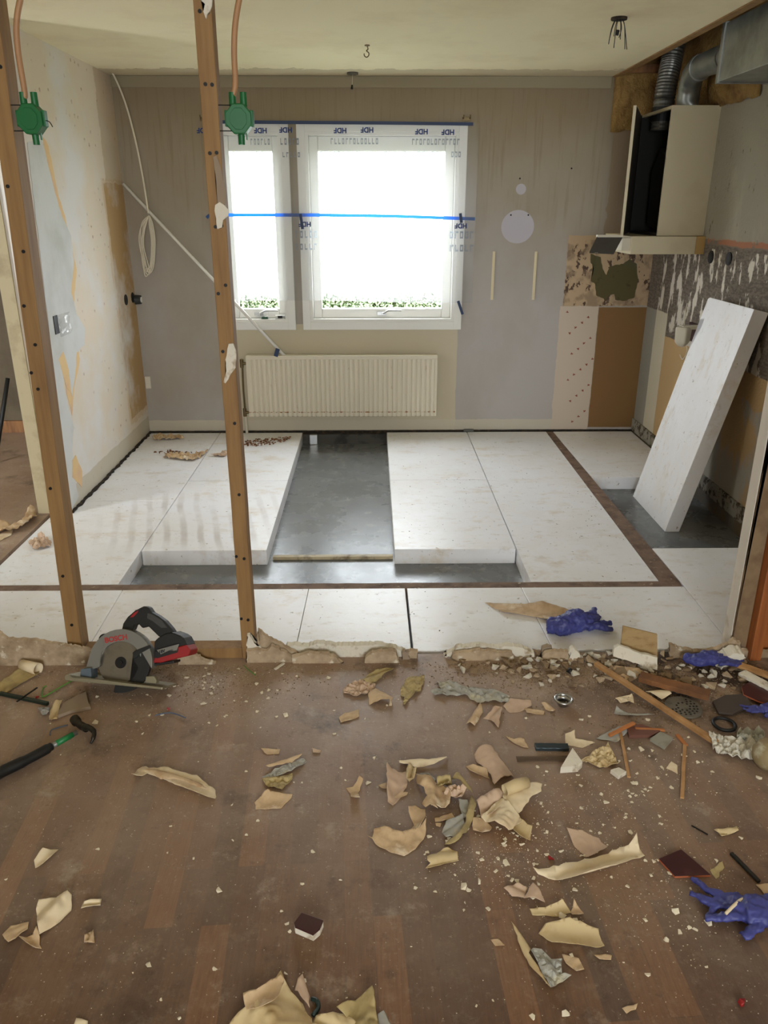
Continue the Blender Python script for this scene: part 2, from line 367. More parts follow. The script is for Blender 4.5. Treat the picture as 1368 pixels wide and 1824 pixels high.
# ------------------------------------------------------------ windows
def window(n, X0, X1, gl, gr):
    """architrave, reveal, sash, pane. X0..X1 opening"""
    root = struct('window_%d' % n, box(box(box(box(B(), X0-.055, X0, YB-.018, YB, WZ0-.055, WZ1+.055), X1, X1+.055, YB-.018, YB, WZ0-.055, WZ1+.055),
                  X0, X1, YB-.018, YB, WZ0-.055, WZ0), X0, X1, YB-.018, YB, WZ1, WZ1+.055), m_white, bevel=.002)
    t = .02
    struct('jamb', box(box(box(box(B(), X0, X0+t, YB-.012, YB+.24, WZ0, WZ1), X1-t, X1, YB-.012, YB+.24, WZ0, WZ1), X0+t, X1-t, YB-.012, YB+.24, WZ0, WZ0+t), X0+t, X1-t, YB-.012, YB+.24, WZ1-t, WZ1), m_white, root)
    gz0, gz1 = on_y(680, 549, YB+.07).z, on_y(680, 270, YB+.07).z
    a0, a1, b0, b1 = X0+t, X1-t, WZ0+t, WZ1-t
    y0, y1 = YB+.05, YB+.11
    struct('sash', box(box(box(box(B(), a0, gl, y0, y1, b0, b1), gr, a1, y0, y1, b0, b1), gl, gr, y0, y1, b0, gz0), gl, gr, y0, y1, gz1, b1), m_white, root, bevel=.006)
    struct('pane', box(B(), gl-.003, gr+.003, YB+.078, YB+.082, gz0-.003, gz1+.003), m_glass, root)
    # espagnolette handle on the bottom rail
    hx = (gl+gr)/2+.01; hz = gz0-.035
    h = struct('handle', cyl(box(B(), hx-.045, hx+.02, y0-.014, y0, hz-.012, hz+.012), (hx, y0-.03, hz), (hx, y0, hz), .012), m_steel, root, bevel=.002)
    struct('lever', tube(B(), smooth_path([(hx, y0-.03, hz), (hx+.03, y0-.04, hz+.022), (hx+.06, y0-.045, hz+.027), (hx+.13, y0-.045, hz+.025)], 5), .006), m_steel, h)
    for k in ((.16, .84) if X1-X0 > .7 else ()):
        struct('glazing_block', box(B(), gl+(gr-gl)*k-.02, gl+(gr-gl)*k+.02, y0-.005, y0, gz0-.012, gz0-.004), m_white, root)
    return root, gz0, gz1
def glassx(name, fac, tint=(1, 1, 1, 1), diff=(.9, .93, .95, 1), rough=.05):
    m = bpy.data.materials.new(name); m.use_nodes = True; nt = m.node_tree; nt.nodes.clear()
    o = nt.nodes.new('ShaderNodeOutputMaterial'); t = nt.nodes.new('ShaderNodeBsdfTransparent'); t.inputs[0].default_value = tint
    d = nt.nodes.new('ShaderNodeBsdfTranslucent'); d.inputs[0].default_value = diff
    g = nt.nodes.new('ShaderNodeBsdfGlossy'); g.inputs['Roughness'].default_value = rough
    a = nt.nodes.new('ShaderNodeMixShader'); a.inputs[0].default_value = fac; b = nt.nodes.new('ShaderNodeMixShader'); b.inputs[0].default_value = .06
    nt.links.new(t.outputs[0], a.inputs[1]); nt.links.new(d.outputs[0], a.inputs[2]); nt.links.new(a.outputs[0], b.inputs[1]); nt.links.new(g.outputs[0], b.inputs[2]); nt.links.new(b.outputs[0], o.inputs[0])
    return m
m_glass = glassx('window_glass', 0.0)
m_film = glassx('clear_film', .10, (.97, .98, 1, 1), (.9, .92, .9, 1), .15)
m_steel = M('brushed_steel', (190, 190, 190), .3, 1)
window(1, WL[0], WL[1], rx(414), rx(489)); window(2, WR[0], WR[1], rx(569), rx(791))
# ============================================================ foam panels
zf = -.004
def fx(px, py): return on_z(px, py, zf).x
def fy(py, px=684): return on_z(px, py, zf).y
c1 = fx(250, 983); c2 = fx(476, 979); c3 = fx(702, 979); c4 = fx(920, 978)
def foamx(c, cur):
    mix, ramp, nz, mt = c['mix'], c['ramp'], c['nz'], c['math']
    cur = mix(mt('MULTIPLY', ramp(nz(1.7, 10, None, .7), .42, .8), .4), cur, lin((220, 208, 186)))
    cur = mix(mt('MULTIPLY', ramp(nz(9, 10, (1, 2.4, 1), .75), .57, .72), .6), cur, lin((186, 170, 146)))
    cur = mix(mt('MULTIPLY', ramp(nz(42, 4, None, .6), .66, .72), .8), cur, lin((140, 112, 84)))
    cur = mix(mt('MULTIPLY', ramp(nz(3.3, 10, (1, 1.8, 1), .72), .55, .70), .55), cur, lin((208, 186, 150)))
    node, L = c['node'], c['L']
    sp = node('ShaderNodeSeparateXYZ'); L.new(c['co'], sp.inputs[0])
    mp = node('ShaderNodeMapping'); mp.inputs['Rotation'].default_value = (0, 0, R(-14)); L.new(c['co'], mp.inputs['Vector'])
    wv = node('ShaderNodeTexWave'); wv.inputs['Scale'].default_value = 3.6; wv.inputs['Distortion'].default_value = 1.6; wv.inputs['Detail'].default_value = 3; L.new(mp.outputs[0], wv.inputs['Vector'])
    msk = mt('MULTIPLY', mt('MULTIPLY', ramp(sp.outputs[0], -1.55, -1.2), ramp(sp.outputs[0], c2+.02, c2-.08)), mt('MULTIPLY', ramp(sp.outputs[1], 3.5, 3.75), ramp(sp.outputs[1], 4.5, 4.2)))
    cur = mix(mt('MULTIPLY', mt('MULTIPLY', ramp(wv.outputs[0], .5, .9), msk), mt('MULTIPLY', ramp(nz(3, 4), .35, .65), .6)), cur, lin((186, 176, 168)))
    return cur
m_foam = M('white_polystyrene', (246, 246, 250), .38, extra=foamx, world=True, bump=(25, .25, .004), spec=.6)
yf = fy(979); ys0, ys1 = fy(1048), fy(1038); YW = YB-.035
yN = 2.63; FL = XL-.09
def slp(y, a, b): return a[0]+(b[0]-a[0])*(y-a[1])/(b[1]-a[1])
s0 = on_z(974, 770, zf); s1 = on_z(1176, 1037, zf); t0 = on_z(986, 770, zf); t1 = on_z(1212, 1037, zf)
def foam(name_pts, label, z0=ZS, seed=0):
    o = obj('foam_panel', prism(B(), name_pts, 'z', z0, zf), m_foam, bevel=.002)
    return tag(o, label, 'insulation panel')
g = .0026
def rect(x0, x1, y0, y1): return [(x0+g, y0+g), (x1-g, y0+g), (x1-g, y1-g), (x0+g, y1-g)]
yA, yB_, yC = fy(798), fy(890), fy(855)
XLf = XL+.004
foam(rect(XLf, c1, yA, YW), 'narrow white foam strip in the far left corner, against the window wall')
foam(rect(XLf, c1, yB_, yA), 'white foam panel along the left wall with torn tan paper lying on it')
foam([(FL+g, ys1+g), (c1-g, ys1+g), (c1-g, yB_-g), (XLf, yB_-g), (XLf, YE-.03), (FL+g, YE-.03)], 'white foam panel behind the left stud, dirty by the dark side room')
foam(rect(c1, c2, yC, YW), 'white foam panel left of the bare concrete lane, next to the radiator pipe')
foam(rect(c1, c2, yf, yC), 'white foam panel with grey ripple stains and an exposed front edge')
foam(rect(c3, c4, yC, YW), 'short white foam panel under the right end of the radiator')
foam(rect(c3, c4, yf, yC), 'white foam panel with chevron scratches right of the bare concrete lane')
foam([(c4+g, ys1+g), (slp(ys1, s0, s1)-g, ys1+g), (slp(YW, s0, s1)-g, YW), (c4+g, YW)], 'longest white foam panel, beside the slanting brown timber')
yR1, yR2 = fy(850, 1100), fy(976, 1250)
foam([(slp(yR1, t0, t1)+g, yR1), (XR-.02, yR1), (XR-.02, YW), (slp(YW, t0, t1)+g, YW)], 'brown-stained white foam panel in the far right corner')
e0 = on_z(1215, 1040, zf); e1 = on_z(1292, 1136, zf)
foam([(slp(ys1, t0, t1)+g, ys1), (e0.x+.002, ys0), (e1.x+.002, yN), (e1.x+.01, yN), (xs+.06, yN+.06), (XR-.02, yN+.08), (XR-.02, yR2), (slp(yR2, t0, t1)+g, yR2)], 'white foam panel at the right wall in front of the leaning panel')
cuts = [((FL, ys0), (FL, yN))]
for a, b in (((220, 1048), (165, 1140)), ((550, 1048), (530, 1140)), ((723, 1046), (733, 1145)), ((928, 1046), (962, 1112))):
    A, C_ = on_z(a[0], a[1], zf), on_z(b[0], b[1], zf); cuts.append(((slp(ys0, (A.x, A.y), (C_.x, C_.y)), ys0), (slp(yN, (A.x, A.y), (C_.x, C_.y)), yN)))
e1 = Vector((slp(yN, (e0.x, ys0), (e1.x, e1.y)), yN)); cuts.append(((e0.x, ys0), (e1.x, yN)))
labs = ['front row foam panel behind the foot of the left stud', 'front row foam panel behind the circular saw and between the two studs',
        'front row foam panel just right of the right stud foot', 'front row foam panel left of the black gap, middle of the threshold' , 'front row foam panel under the long tan paper strip and the purple gloves']
labs[3] = 'front row foam panel right of the dark open joint, with a small twig mark'
for i in range(5):
    (p, q), (r2, s2) = cuts[i], cuts[i+1]; gg = .0045 if i in (2, 3) else .001
    foam([(q[0]+(gg if i == 3 else .001), q[1]), (s2[0]-(gg if i == 2 else .001), s2[1]), (r2[0]-(gg if i == 2 else .001), r2[1]), (p[0]+(gg if i == 3 else .001), p[1])], labs[i])
m_oldwood = M('dusty_sleeper_wood', (128, 104, 88), .85, world=True, layers=[('n', (88, 66, 52), 14, .45, .7), ('n', (182, 166, 146), 40, .62, .72)])
tag(obj('floor_batten', prism(B(), jag([(FL, ys0), (e0.x-.01, ys0), (slp(ys1, t0, t1), ys1-.001), (FL, ys1-.001)], .05, .0015, 1), 'z', ZS, zf-.001), m_oldwood), 'brown timber batten across the room between the front and rear foam panels', 'batten')
tag(obj('floor_batten', prism(B(), [(slp(ys1, s0, s1)+.001, ys1), (slp(ys1, t0, t1)-.001, ys1), (slp(YW, t0, t1)-.001, YW), (slp(YW, s0, s1)+.001, YW)], 'z', ZS, zf-.001), m_oldwood), 'brown timber batten slanting from the window wall to the right', 'batten')
b0 = on_z(486, 998, ZS); b1 = on_z(700, 998, ZS)
tag(obj('cross_strip', box(B(), b0.x, b1.x, b0.y, b0.y+.03, ZS, ZS+.018), M('pale_wood_strip', (196, 182, 150), .6, layers=[('n', (120, 100, 76), 20, .5, .7)]), bevel=.003), 'thin pale wooden strip lying across the bare concrete lane', 'wood strip')
# leaning panel with a notch in its upper left edge
BL, BR_ = on_z(1127, 884, ZS), on_z(1187, 947, ZS)
ax = Vector((0, -1, 0)); H = Vector((1.905-1.612, 0, 1.115-ZS)); Hl = H.length; H.normalize(); Nn = ax.cross(H).normalized()
Nn = Nn if Nn.x > 0 else -Nn
wd = BL.y-BR_.y
outl = [(0, 0), (wd, 0), (wd, Hl), (0.02, Hl+.0), (0, Hl-.01), (0, Hl-.125), (.055, Hl-.115), (.06, Hl-.16), (.0, Hl-.33)]
mt_ = Matrix(((ax.x, H.x, Nn.x, 1.612), (ax.y, H.y, Nn.y, BL.y), (ax.z, H.z, Nn.z, ZS), (0, 0, 0, 1)))
o = obj('foam_panel', prism(B(), outl, 'z', 0, .078, mt_), m_foam, bevel=.002)
tag(o, 'white foam panel leaning upright against the right wall', 'insulation panel')
# slab edge kerb under window wall and steel anchor boxes
struct('trim_5', box(B(), c2, c3, YW-.03, YB, ZS, -.012), M('damp_concrete', (70, 66, 58), .7, layers=[('n', (40, 36, 30), 8, .5, .6)]))
a0 = on_z(558, 778, -.02)
tag(obj('conduit_box', box(B(), a0.x-.03, a0.x+.03, YW-.05, YW-.028, ZS, -.01), m_steel, bevel=.003), 'small grey metal box at the far end of the bare concrete lane', 'junction box')
a0 = on_y(833, 768); tag(obj('metal_clip', box(B(), a0.x-.035, a0.x+.04, YB-.045, YB-.034, 0, .02), M('dull_zinc', (96, 96, 90), .5, .8), bevel=.002), 'small grey metal clip on the gap below the window wall', 'clip')

# flower sprigs printed on the bare strip of wallpaper, and the hole in the torn paper
m_sprig = M('sprig_print', (150, 84, 60), .8)
bm = B(); rr = random.Random(9)
for k in range(22):
    px, py = 1010+((k*37) % 48), 556+k*9.3
    p = on_y(px, py); s_ = .014
    an = rr.uniform(-1, 1)
    prism(bm, [(p.x+s_*math.cos(an+u)*f, p.z+s_*math.sin(an+u)*f) for u, f in ((0, 1), (.7, .45), (1.5, .9), (2.4, .3), (3.4, .7), (4.6, .25), (5.4, .5))], 'y', YB-.0008, YB)
struct('printed_sprigs', bm, m_sprig, bpy.data.objects['wall_back'])
hole = [(1052, 452), (1070, 458), (1074, 480), (1080, 490), (1086, 474), (1110, 470), (1122, 462), (1134, 470), (1136, 500), (1130, 530), (1112, 536), (1096, 534), (1094, 524), (1084, 526), (1080, 534), (1062, 526), (1060, 506), (1052, 500), (1058, 478), (1052, 468)]
q = [on_y(a, b) for a, b in hole]
bm = prism(B(), jag([(v.x, v.z) for v in q], .012, .003, 8), 'y', YB-.002, YB)
struct('bared_green_board', bm, M('olive_board', (92, 84, 52), .9, layers=[('n', (84, 86, 66), 5, .5, .7), ('n', (60, 48, 30), 14, .6, .75)]), bpy.data.objects['wall_back'])

def lpatch(name, pts, m, k=.0012, amp=.006, seed=1):
    q = [on_x(a, b, XL) for a, b in pts]
    o2 = [Vector(p) for p in jag([(v.y, v.z) for v in q], .03, amp, seed)]; n = len(o2)
    vs, es, fs, *_ = delaunay_2d_cdt(o2, [(i, (i+1) % n) for i in range(n)], [], 1, 1e-6)
    bm = B(); a = [bm.verts.new((XL+k, p.x, p.y)) for p in vs]
    for f in fs:
        fc = bm.faces.new([a[i] for i in f])
    return struct(name, bm, m, wl, solid=.0006)
m_wp = M('painted_grey_white', (214, 214, 212), .75, layers=[('n', (196, 196, 190), 3, .45, .7)]); m_yb = M('yellow_backing', (232, 198, 144), .8, layers=[('n', (222, 182, 150), 5, .5, .7)])
lpatch('yellow_paper_backing', [(76, 244), (86, 260), (104, 350), (116, 385), (128, 440), (136, 480), (130, 560), (142, 640), (132, 690), (128, 740), (118, 700), (112, 640), (116, 560), (110, 480), (96, 380), (80, 300)], m_yb, .0008, .006, 2)
lpatch('grey_paint_patch', [(48, 254), (74, 248), (84, 290), (98, 345), (110, 386), (126, 420), (131, 470), (126, 520), (136, 560), (151, 585), (150, 615), (136, 628), (134, 660), (128, 706), (120, 670), (112, 640), (113, 690), (124, 735), (131, 760), (128, 800), (136, 870), (140, 884), (127, 908), (124, 905)], m_wp, .0016, .005, 3)
lpatch('yellow_paper_backing', [(128, 820), (134, 810), (146, 840), (145, 868), (139, 860), (128, 850)], m_yb, .002, .003, 4)
lpatch('yellow_paper_backing', [(104, 640), (112, 626), (122, 660), (126, 700), (118, 690)], m_yb, .002, .003, 5)
for px, py in ((143, 337), (115, 437), (84, 490)):
    pass
# ============================================================ studs and plate
def wrapped(z): return z
def stud(label, x0, xtop, w, dpt, y0, ztop, screws, parent_name='wooden_stud'):
    t = thing(parent_name, label, 'wall stud', (x0, y0, 0))
    def xa(z): return x0+(xtop-x0)*z/2.1
    bm = B()
    n = 24; rr = random.Random(int(abs(x0)*1000)); prev = None
    rings = []
    for i in range(n+1):
        z = ztop*i/n; x = xa(z); q = rr.uniform(-.0006, .0006)
        rings.append([bm.verts.new(p) for p in ((x-w/2+q, y0, z), (x+w/2+q, y0, z), (x+w/2+q, y0+dpt, z), (x-w/2+q, y0+dpt, z))])
    for a, b in zip(rings, rings[1:]):
        for k in range(4): bm.faces.new((a[k], a[(k+1) % 4], b[(k+1) % 4], b[k]))
    bm.faces.new(rings[0][::-1]); bm.faces.new(rings[-1])
    obj('timber', bm, m_pine, t, bevel=.0025)
    for (px, py) in screws:
        p = on_y(px, py, y0)
        obj('screw', cyl(B(), (p.x, y0-.003, p.z), (p.x, y0+.004, p.z), .0055, n=10), m_screw, t)
    return t, xa
m_screw = M('dark_screw', (30, 28, 28), .5, .5)
y_st = 2.575
xsL = on_y(124, 1100, y_st).x
tL, xaL = stud('left bare pine stud, beside the dark side room', xsL, xsL+.05, .052, .075, y_st, ZC,
    [(1, 119), (14, 332), (42, 448), (43, 545), (63, 614), (56, 664), (90, 870), (112, 1026), (68, 693), (128, 1113)])
xsR = on_y(437, 1080, y_st).x
tR, xaR = stud('right bare pine stud, standing in front of the small window sash', xsR, xsR-.0, .050, .062, y_st, ZC,
    [(356, 20), (370, 22), (366, 150), (378, 151), (374, 273), (386, 272), (384, 404), (395, 402), (402, 508), (389, 523), (397, 626), (411, 628), (418, 754), (426, 881), (421, 991), (435, 995), (430, 1102), (442, 1104)])
m_board = M('plasterboard_tan_paper', (186, 164, 136), .85, layers=[('n', (146, 124, 98), 12, .42, .62), ('n', (214, 204, 184), 30, .6, .68)])
m_gyp = M('pale_gypsum', (222, 214, 198), .9, layers=[('n', (170, 150, 124), 22, .55, .68)], bump=(90, .5, .004))
m_boardgrey = M('board_scrap_grey', (150, 132, 112), .85)
def vpiece(parent, name, pts, y, th, m, seed=1, step=.012, amp=.002):
    q = [on_y(a, b, y) for a, b in pts]; q = jag([(v.x, v.z) for v in q], step, amp, seed)
    return obj(name, prism(B(), q, 'y', y-th, y), m, parent)
vpiece(tR, 'board_scrap', [(384, 365), (392, 360), (401, 366), (408, 375), (407, 385), (398, 392), (396, 405), (388, 408), (386, 390), (383, 375)], y_st-.001, .008, m_gyp, 3)
vpiece(tR, 'board_scrap', [(399, 680), (404, 660), (402, 640), (408, 612), (416, 611), (421, 625), (420, 655), (410, 668), (402, 682)], y_st-.001, .008, m_gyp, 4)
vpiece(tR, 'paper_scrap', [(380, 280), (386, 277), (396, 310), (402, 340), (402, 362), (388, 368), (386, 330), (382, 300)], y_st-.001, .003, m_boardgrey, 5)
vpiece(tR, 'board_scrap', [(359, 2), (379, 0), (378, 12), (368, 35), (363, 22), (366, 8)], y_st-.001, .008, m_gyp, 6)
# bottom plate between the studs
x0, x1 = xsL+.03, xsR-.025
tag(obj('bottom_plate', box(B(), x0, x1, y_st+.0, y_st+.06, 0.001, .045), m_pine, bevel=.002), 'short pine sole plate on the floor between the two studs', 'timber')
# ------------------------------------------------------------ torn plasterboard foot of the old wall
def foot(label, pts, y=YP-.01, th=.012, m=None, seed=1, name='plasterboard_remnant', lean=0):
    q = [on_y(a, b, y) for a, b in pts]; zmin = min(v.z for v in q)
    q = jag([(v.x, max(v.z-zmin, 0)) for v in q], .008, .0034, seed)
    bm = prism(B(), q, 'y', y-th, y)
    for v in bm.verts:
        if v.co.z < .004: v.co.z = 0.0
        if v.co.y < y-th+.0001 and v.co.z > .004: v.co.z -= .006+.004*noise.noise(v.co*60)      # ragged paper edge
        v.co.y += lean*v.co.z
    o = obj(name, bm, m or m_board)
    return tag(o, label, 'plasterboard remnant')
foot('long torn plasterboard foot behind the saw, left end', [(-40, 1183), (-40, 1120), (0, 1124), (15, 1136), (60, 1138), (110, 1146), (170, 1157), (230, 1166), (240, 1183)], seed=11)
foot('pointed torn plasterboard sliver between the saw battery and the right stud', [(318, 1178), (318, 1152), (340, 1153), (362, 1168), (385, 1175), (380, 1178)], y=YP-.012, seed=12, m=m_board)
foot('tall white triangular plasterboard shard screwed to the right stud foot', [(439, 1150), (439, 1103), (444, 1102), (452, 1116), (464, 1125), (464, 1150), (452, 1148)], y=YP+.012, seed=13, m=m_gyp)
foot('brown paper-faced corner shard behind the white triangular shard', [(456, 1173), (460, 1118), (470, 1126), (486, 1136), (500, 1142), (512, 1150), (530, 1160), (540, 1173)], y=YP+.014, th=.010, seed=14)
foot('tan plasterboard foot right of the right stud', [(439, 1174), (439, 1152), (455, 1150), (475, 1152), (483, 1143), (505, 1152), (520, 1163), (522, 1174)], y=YP-.002, seed=15)
foot('low ragged plasterboard foot left of the clean tan block', [(522, 1174), (520, 1162), (545, 1155), (582, 1156), (600, 1163), (612, 1174)], seed=16)
foot('rear strip of plasterboard core behind the ragged foot', [(510, 1168), (512, 1146), (545, 1148), (570, 1143), (600, 1147), (640, 1146), (676, 1145), (700, 1150), (722, 1158), (722, 1168)], y=YP+.04, th=.02, seed=17, m=m_gyp)
foot('clean tan plasterboard block at the middle of the threshold', [(650, 1170), (651, 1158), (662, 1149), (700, 1146), (706, 1149), (712, 1169)], y=YP-.012, seed=18)
foot('small pale plasterboard bit at the foot of the dark open joint', [(718, 1160), (718, 1146), (730, 1146), (732, 1144), (744, 1146), (744, 1160)], y=YP+.02, seed=19)
foot('small brown plasterboard bit left of the open joint', [(716, 1163), (716, 1149), (728, 1147), (729, 1163)], y=YP+.012, seed=20, m=m_boardgrey)
foot('tan plasterboard strip right of the open joint', [(804, 1170), (806, 1158), (820, 1154), (850, 1150), (880, 1153), (912, 1156), (918, 1170)], y=YP-.0, seed=21)
foot('pale upper plasterboard core behind the tan strip', [(790, 1165), (812, 1150), (850, 1146), (880, 1150), (900, 1146), (930, 1150), (950, 1160), (950, 1168)], y=YP+.03, th=.02, seed=22, m=m_gyp)
foot('brown plasterboard stump rising near the purple gloves', [(962, 1150), (966, 1132), (976, 1128), (984, 1131), (988, 1150)], y=YP+.02, seed=23, m=m_boardgrey)
foot('tan plasterboard wedge under the purple gloves', [(964, 1166), (970, 1152), (990, 1148), (1012, 1150), (1014, 1164)], y=YP+.0, seed=24)
foot('white curved plasterboard piece, edge up, right of the gloves', [(1012, 1168), (1014, 1146), (1020, 1142), (1028, 1150), (1034, 1160), (1028, 1168)], y=YP-.005, seed=25, m=m_gyp)
foot('long tan plasterboard foot at the right end of the threshold', [(1190, 1172), (1190, 1150), (1215, 1158), (1245, 1162), (1275, 1156), (1290, 1150), (1304, 1140), (1316, 1146), (1318, 1160), (1368, 1162), (1400, 1164), (1400, 1174)], y=YP+.005, seed=26)
foot('pale gypsum lump by the foot of the door lining', [(1270, 1168), (1275, 1155), (1300, 1141), (1314, 1141), (1320, 1150), (1300, 1160), (1290, 1168)], y=YP-.02, th=.05, seed=27, m=m_gyp)
# ============================================================ green boxes on the studs
m_green = M('green_plastic', (12, 100, 48), .45)
m_cond = M('aged_conduit', (176, 132, 92), .5)
def jbox(label, cx, cz, xstud, y, bend, turn=0, wire=False):
    t = thing('junction_box', label, 'junction box', (cx, y, cz))
    bm = B(); oc = [(cx+.040*math.cos(R(22.5+45*k)), cz+.044*math.sin(R(22.5+45*k))) for k in range(8)]
    prism(bm, oc, 'y', y-.026, y+.022)
    obj('body', bm, m_green, t, bevel=.003)
    obj('lid', prism(B(), [(cx+.026*math.cos(R(22.5+45*k)), cz+.031*math.sin(R(22.5+45*k))) for k in range(8)], 'y', y-.029, y-.026), m_green, t, bevel=.001)
    for sx in (-1, 1): obj('side_lug', box(B(), cx+sx*.036-.006, cx+sx*.036+.006, y-.015, y+.01, cz-.02, cz+.024), m_green, t, bevel=.002)
    for dx in (-.018, .014): obj('spigot', tube(B(), [(cx+dx, y, cz+.034), (cx+dx, y, cz+.072)], [.0105, .0095], 14), m_green, t)
    obj('spigot', tube(B(), [(cx+.002, y, cz-.034), (cx+.002, y, cz-.068)], [.0105, .0095], 14), m_green, t)
    obj('tab', box(B(), cx+.017, cx+.020, y-.004, y+.004, cz-.055, cz-.035), m_green, t)
    for dz in (-.032, .036): obj('bracket_rod', tube(B(), [(xstud, y-.02, cz+dz), (cx-.02, y-.02, cz+dz)], .0016, 6), m_screw, t)
    obj('conduit', tube(B(), smooth_path([(cx-.018, y, cz+.06)]+bend, 8), .0085, 12), m_cond, t, smooth=True)
    if wire: obj('wire', tube(B(), smooth_path([(cx+.035, y-.005, cz-.002), (cx+.05, y-.005, cz-.006), (cx+.058, y-.005, cz-.02)], 5), .0014, 6), m_screw, t)
    return t
yj = 2.60
cR = on_y(427, 213, yj); 
def cz(px, py): p = on_y(px, py, yj); return (p.x, p.y, p.z)
jbox('green octagonal junction box on the right stud', cR.x, cR.z, xaR(cR.z)+.02, yj, [cz(419, 150), cz(417, 90), cz(420, 35), cz(432, -25), cz(455, -95)])
cL = on_y(58, 213, yj)
jbox('green octagonal junction box on the left stud, with a loose wire', cL.x, cL.z, xaL(cL.z)+.02, yj, [cz(44, 165), cz(32, 90), cz(30, 35), cz(42, -25), cz(60, -95)], wire=True)
# ============================================================ radiator
m_rad = M('cream_enamel', (218, 208, 186), .5, layers=[('n', (180, 150, 110), 16, .66, .8)])
m_rust = M('rust_edge', (150, 96, 56), .8, layers=[('n', (206, 194, 168), 30, .45, .5)])
m_brass = M('stained_brass_valve', (110, 94, 66), .4, .8)
a = on_y(437, 634, YB-.10); b = on_y(777, 741, YB-.10)
t = thing('radiator', 'cream ribbed panel radiator under the window', 'radiator', ((a.x+b.x)/2, YB-.07, b.z))
bm = B(); n = 39; wdt = b.x-a.x; pts = [(a.x, YB-.035), (a.x, YB-.098)]
for i in range(n):
    u = a.x+.012+(wdt-.024)*i/n; d = (wdt-.024)/n
    pts += [(u+d*.12, YB-.101), (u+d*.72, YB-.101), (u+d*.8, YB-.094), (u+d*.98, YB-.094)]
pts += [(b.x, YB-.098), (b.x, YB-.035)]
prism(bm, pts, 'z', b.z, a.z-.02); obj('panel', bm, m_rad, t)
obj('top_rim', box(B(), a.x, b.x, YB-.104, YB-.035, a.z-.028, a.z), m_rad, t, bevel=.003)
obj('bottom_rim', box(B(), a.x, b.x-.01, YB-.1015, YB-.045, b.z+.028, b.z+.036), m_rust, t)
for x in (a.x+.18, b.x-.2): obj('wall_bracket', box(B(), x, x+.03, YB-.035, YB-.003, b.z+.05, a.z-.05), m_rad, t)
vx = a.x-.035
for z in (a.z-.06, b.z+.025): obj('valve', cyl(tube(B(), [(vx, YB-.07, z-.03), (vx, YB-.07, z+.03)], .013, 12), (vx, YB-.07, z), (a.x, YB-.07, z), .010, n=12), m_brass, t)
obj('valve_pipe', tube(B(), smooth_path([(vx+.003, YB-.07, a.z-.09), (vx, YB-.07, a.z-.25), (vx+.003, YB-.07, b.z+.05)], 6), .007, 8), m_brass, t)
obj('supply_pipe', tube(B(), [(vx+.003, YB-.07, b.z), (vx+.006, YB-.07, .002)], .010, 10), m_dirtwhite, t)
# ============================================================ white pole and blue tape, cable
m_pvc = M('white_plastic', (236, 232, 224), .4)
m_tape = M('blue_tape', (22, 92, 160), .5); m_tapedark = M('navy_tape', (20, 44, 84), .5)
p0 = on_y(219, 327, YB-.05); p1 = on_y(507, 634, YB-.07)
tag(obj('plastic_pole', tube(B(), [p0, p1], .011, 10), m_pvc, smooth=True), 'white plastic pole leaning diagonally from the left corner to the radiator', 'pole')
def ystrip(pts, y, w, m, name, label, cat='tape', wob=.0):
    bm = B(); P_ = [on_y(a, b, y) for a, b in pts]
    up = []; dn = []
    for i, p in enumerate(P_):
        tt = (P_[min(i+1, len(P_)-1)]-P_[max(i-1, 0)]).normalized(); nn = Vector((-tt.z, 0, tt.x))*w/2
        up.append((p+nn)); dn.append((p-nn))
    prism(bm, [(v.x, v.z) for v in up]+[(v.x, v.z) for v in dn[::-1]], 'y', y-.0012, y)
    return tag(obj(name, bm, m), label, cat)
yfm = YB-.026
ystrip([(495, 621), (491, 635)], YB-.108, .03, m_tapedark, 'tape_piece', 'short navy tape tab holding the pole on the radiator top')
# film
a = on_y(366, 219, yfm); b_ = on_y(841, 537, yfm)
bm = B(); nx, nz_ = 60, 40; g_ = []
for j in range(nz_+1):
    row = []
    for i in range(nx+1):
        x = a.x+(b_.x-a.x)*i/nx; z = b_.z+(a.z-b_.z)*j/nz_
        k = abs(j/nz_-1)*.6
        row.append(bm.verts.new((x, yfm-.003-.004*(1+noise.noise(Vector((x*5, z*1.2, 3))))*k, z-(.01*math.sin(x*3) if j == 0 else 0))))
    g_.append(row)
for j in range(nz_):
    for i in range(nx): bm.faces.new((g_[j][i], g_[j][i+1], g_[j+1][i+1], g_[j+1][i]))
fl = obj('plastic_film', bm, m_film, smooth=True)
tag(fl, 'clear printed plastic film taped across both window sashes', 'plastic film')
m_print = M('blue_print', (16, 46, 110), .6); m_print2 = M('grey_print', (128, 134, 140), .6)
def flat_text(s, size, m, parent, loc, rot, name='lettering', ext=.0003):
    cu = bpy.data.curves.new(name, 'FONT'); cu.body = s; cu.size = size; cu.extrude = ext; cu.offset = .0016; cu.align_x = 'CENTER'; cu.align_y = 'CENTER'
    to = bpy.data.objects.new('tmp', cu); COL.objects.link(to); dg = bpy.context.evaluated_depsgraph_get()
    me = bpy.data.meshes.new_from_object(to.evaluated_get(dg)); bpy.data.objects.remove(to)
    o = bpy.data.objects.new(name, me); COL.objects.link(o); me.materials.clear(); me.materials.append(m)
    o.parent = parent; o.location = Vector(loc)-Vector(parent.get('_w', (0, 0, 0))); o.rotation_euler = rot
    for v in me.vertices: v.co.x *= 1.0
    return o
def logo(px, py):
    p = on_y(px, py, yfm-.008); flat_text('HDF', .044, m_print, fl, (p.x, p.y, p.z), (R(90), R(180), 0), 'printed_logo')
for px, py in ((464, 232), (509, 231), (606, 232), (654, 231), (751, 234), (798, 235), (362, 232), (821, 402), (543, 399)): logo(px, py)
rr = random.Random(3)
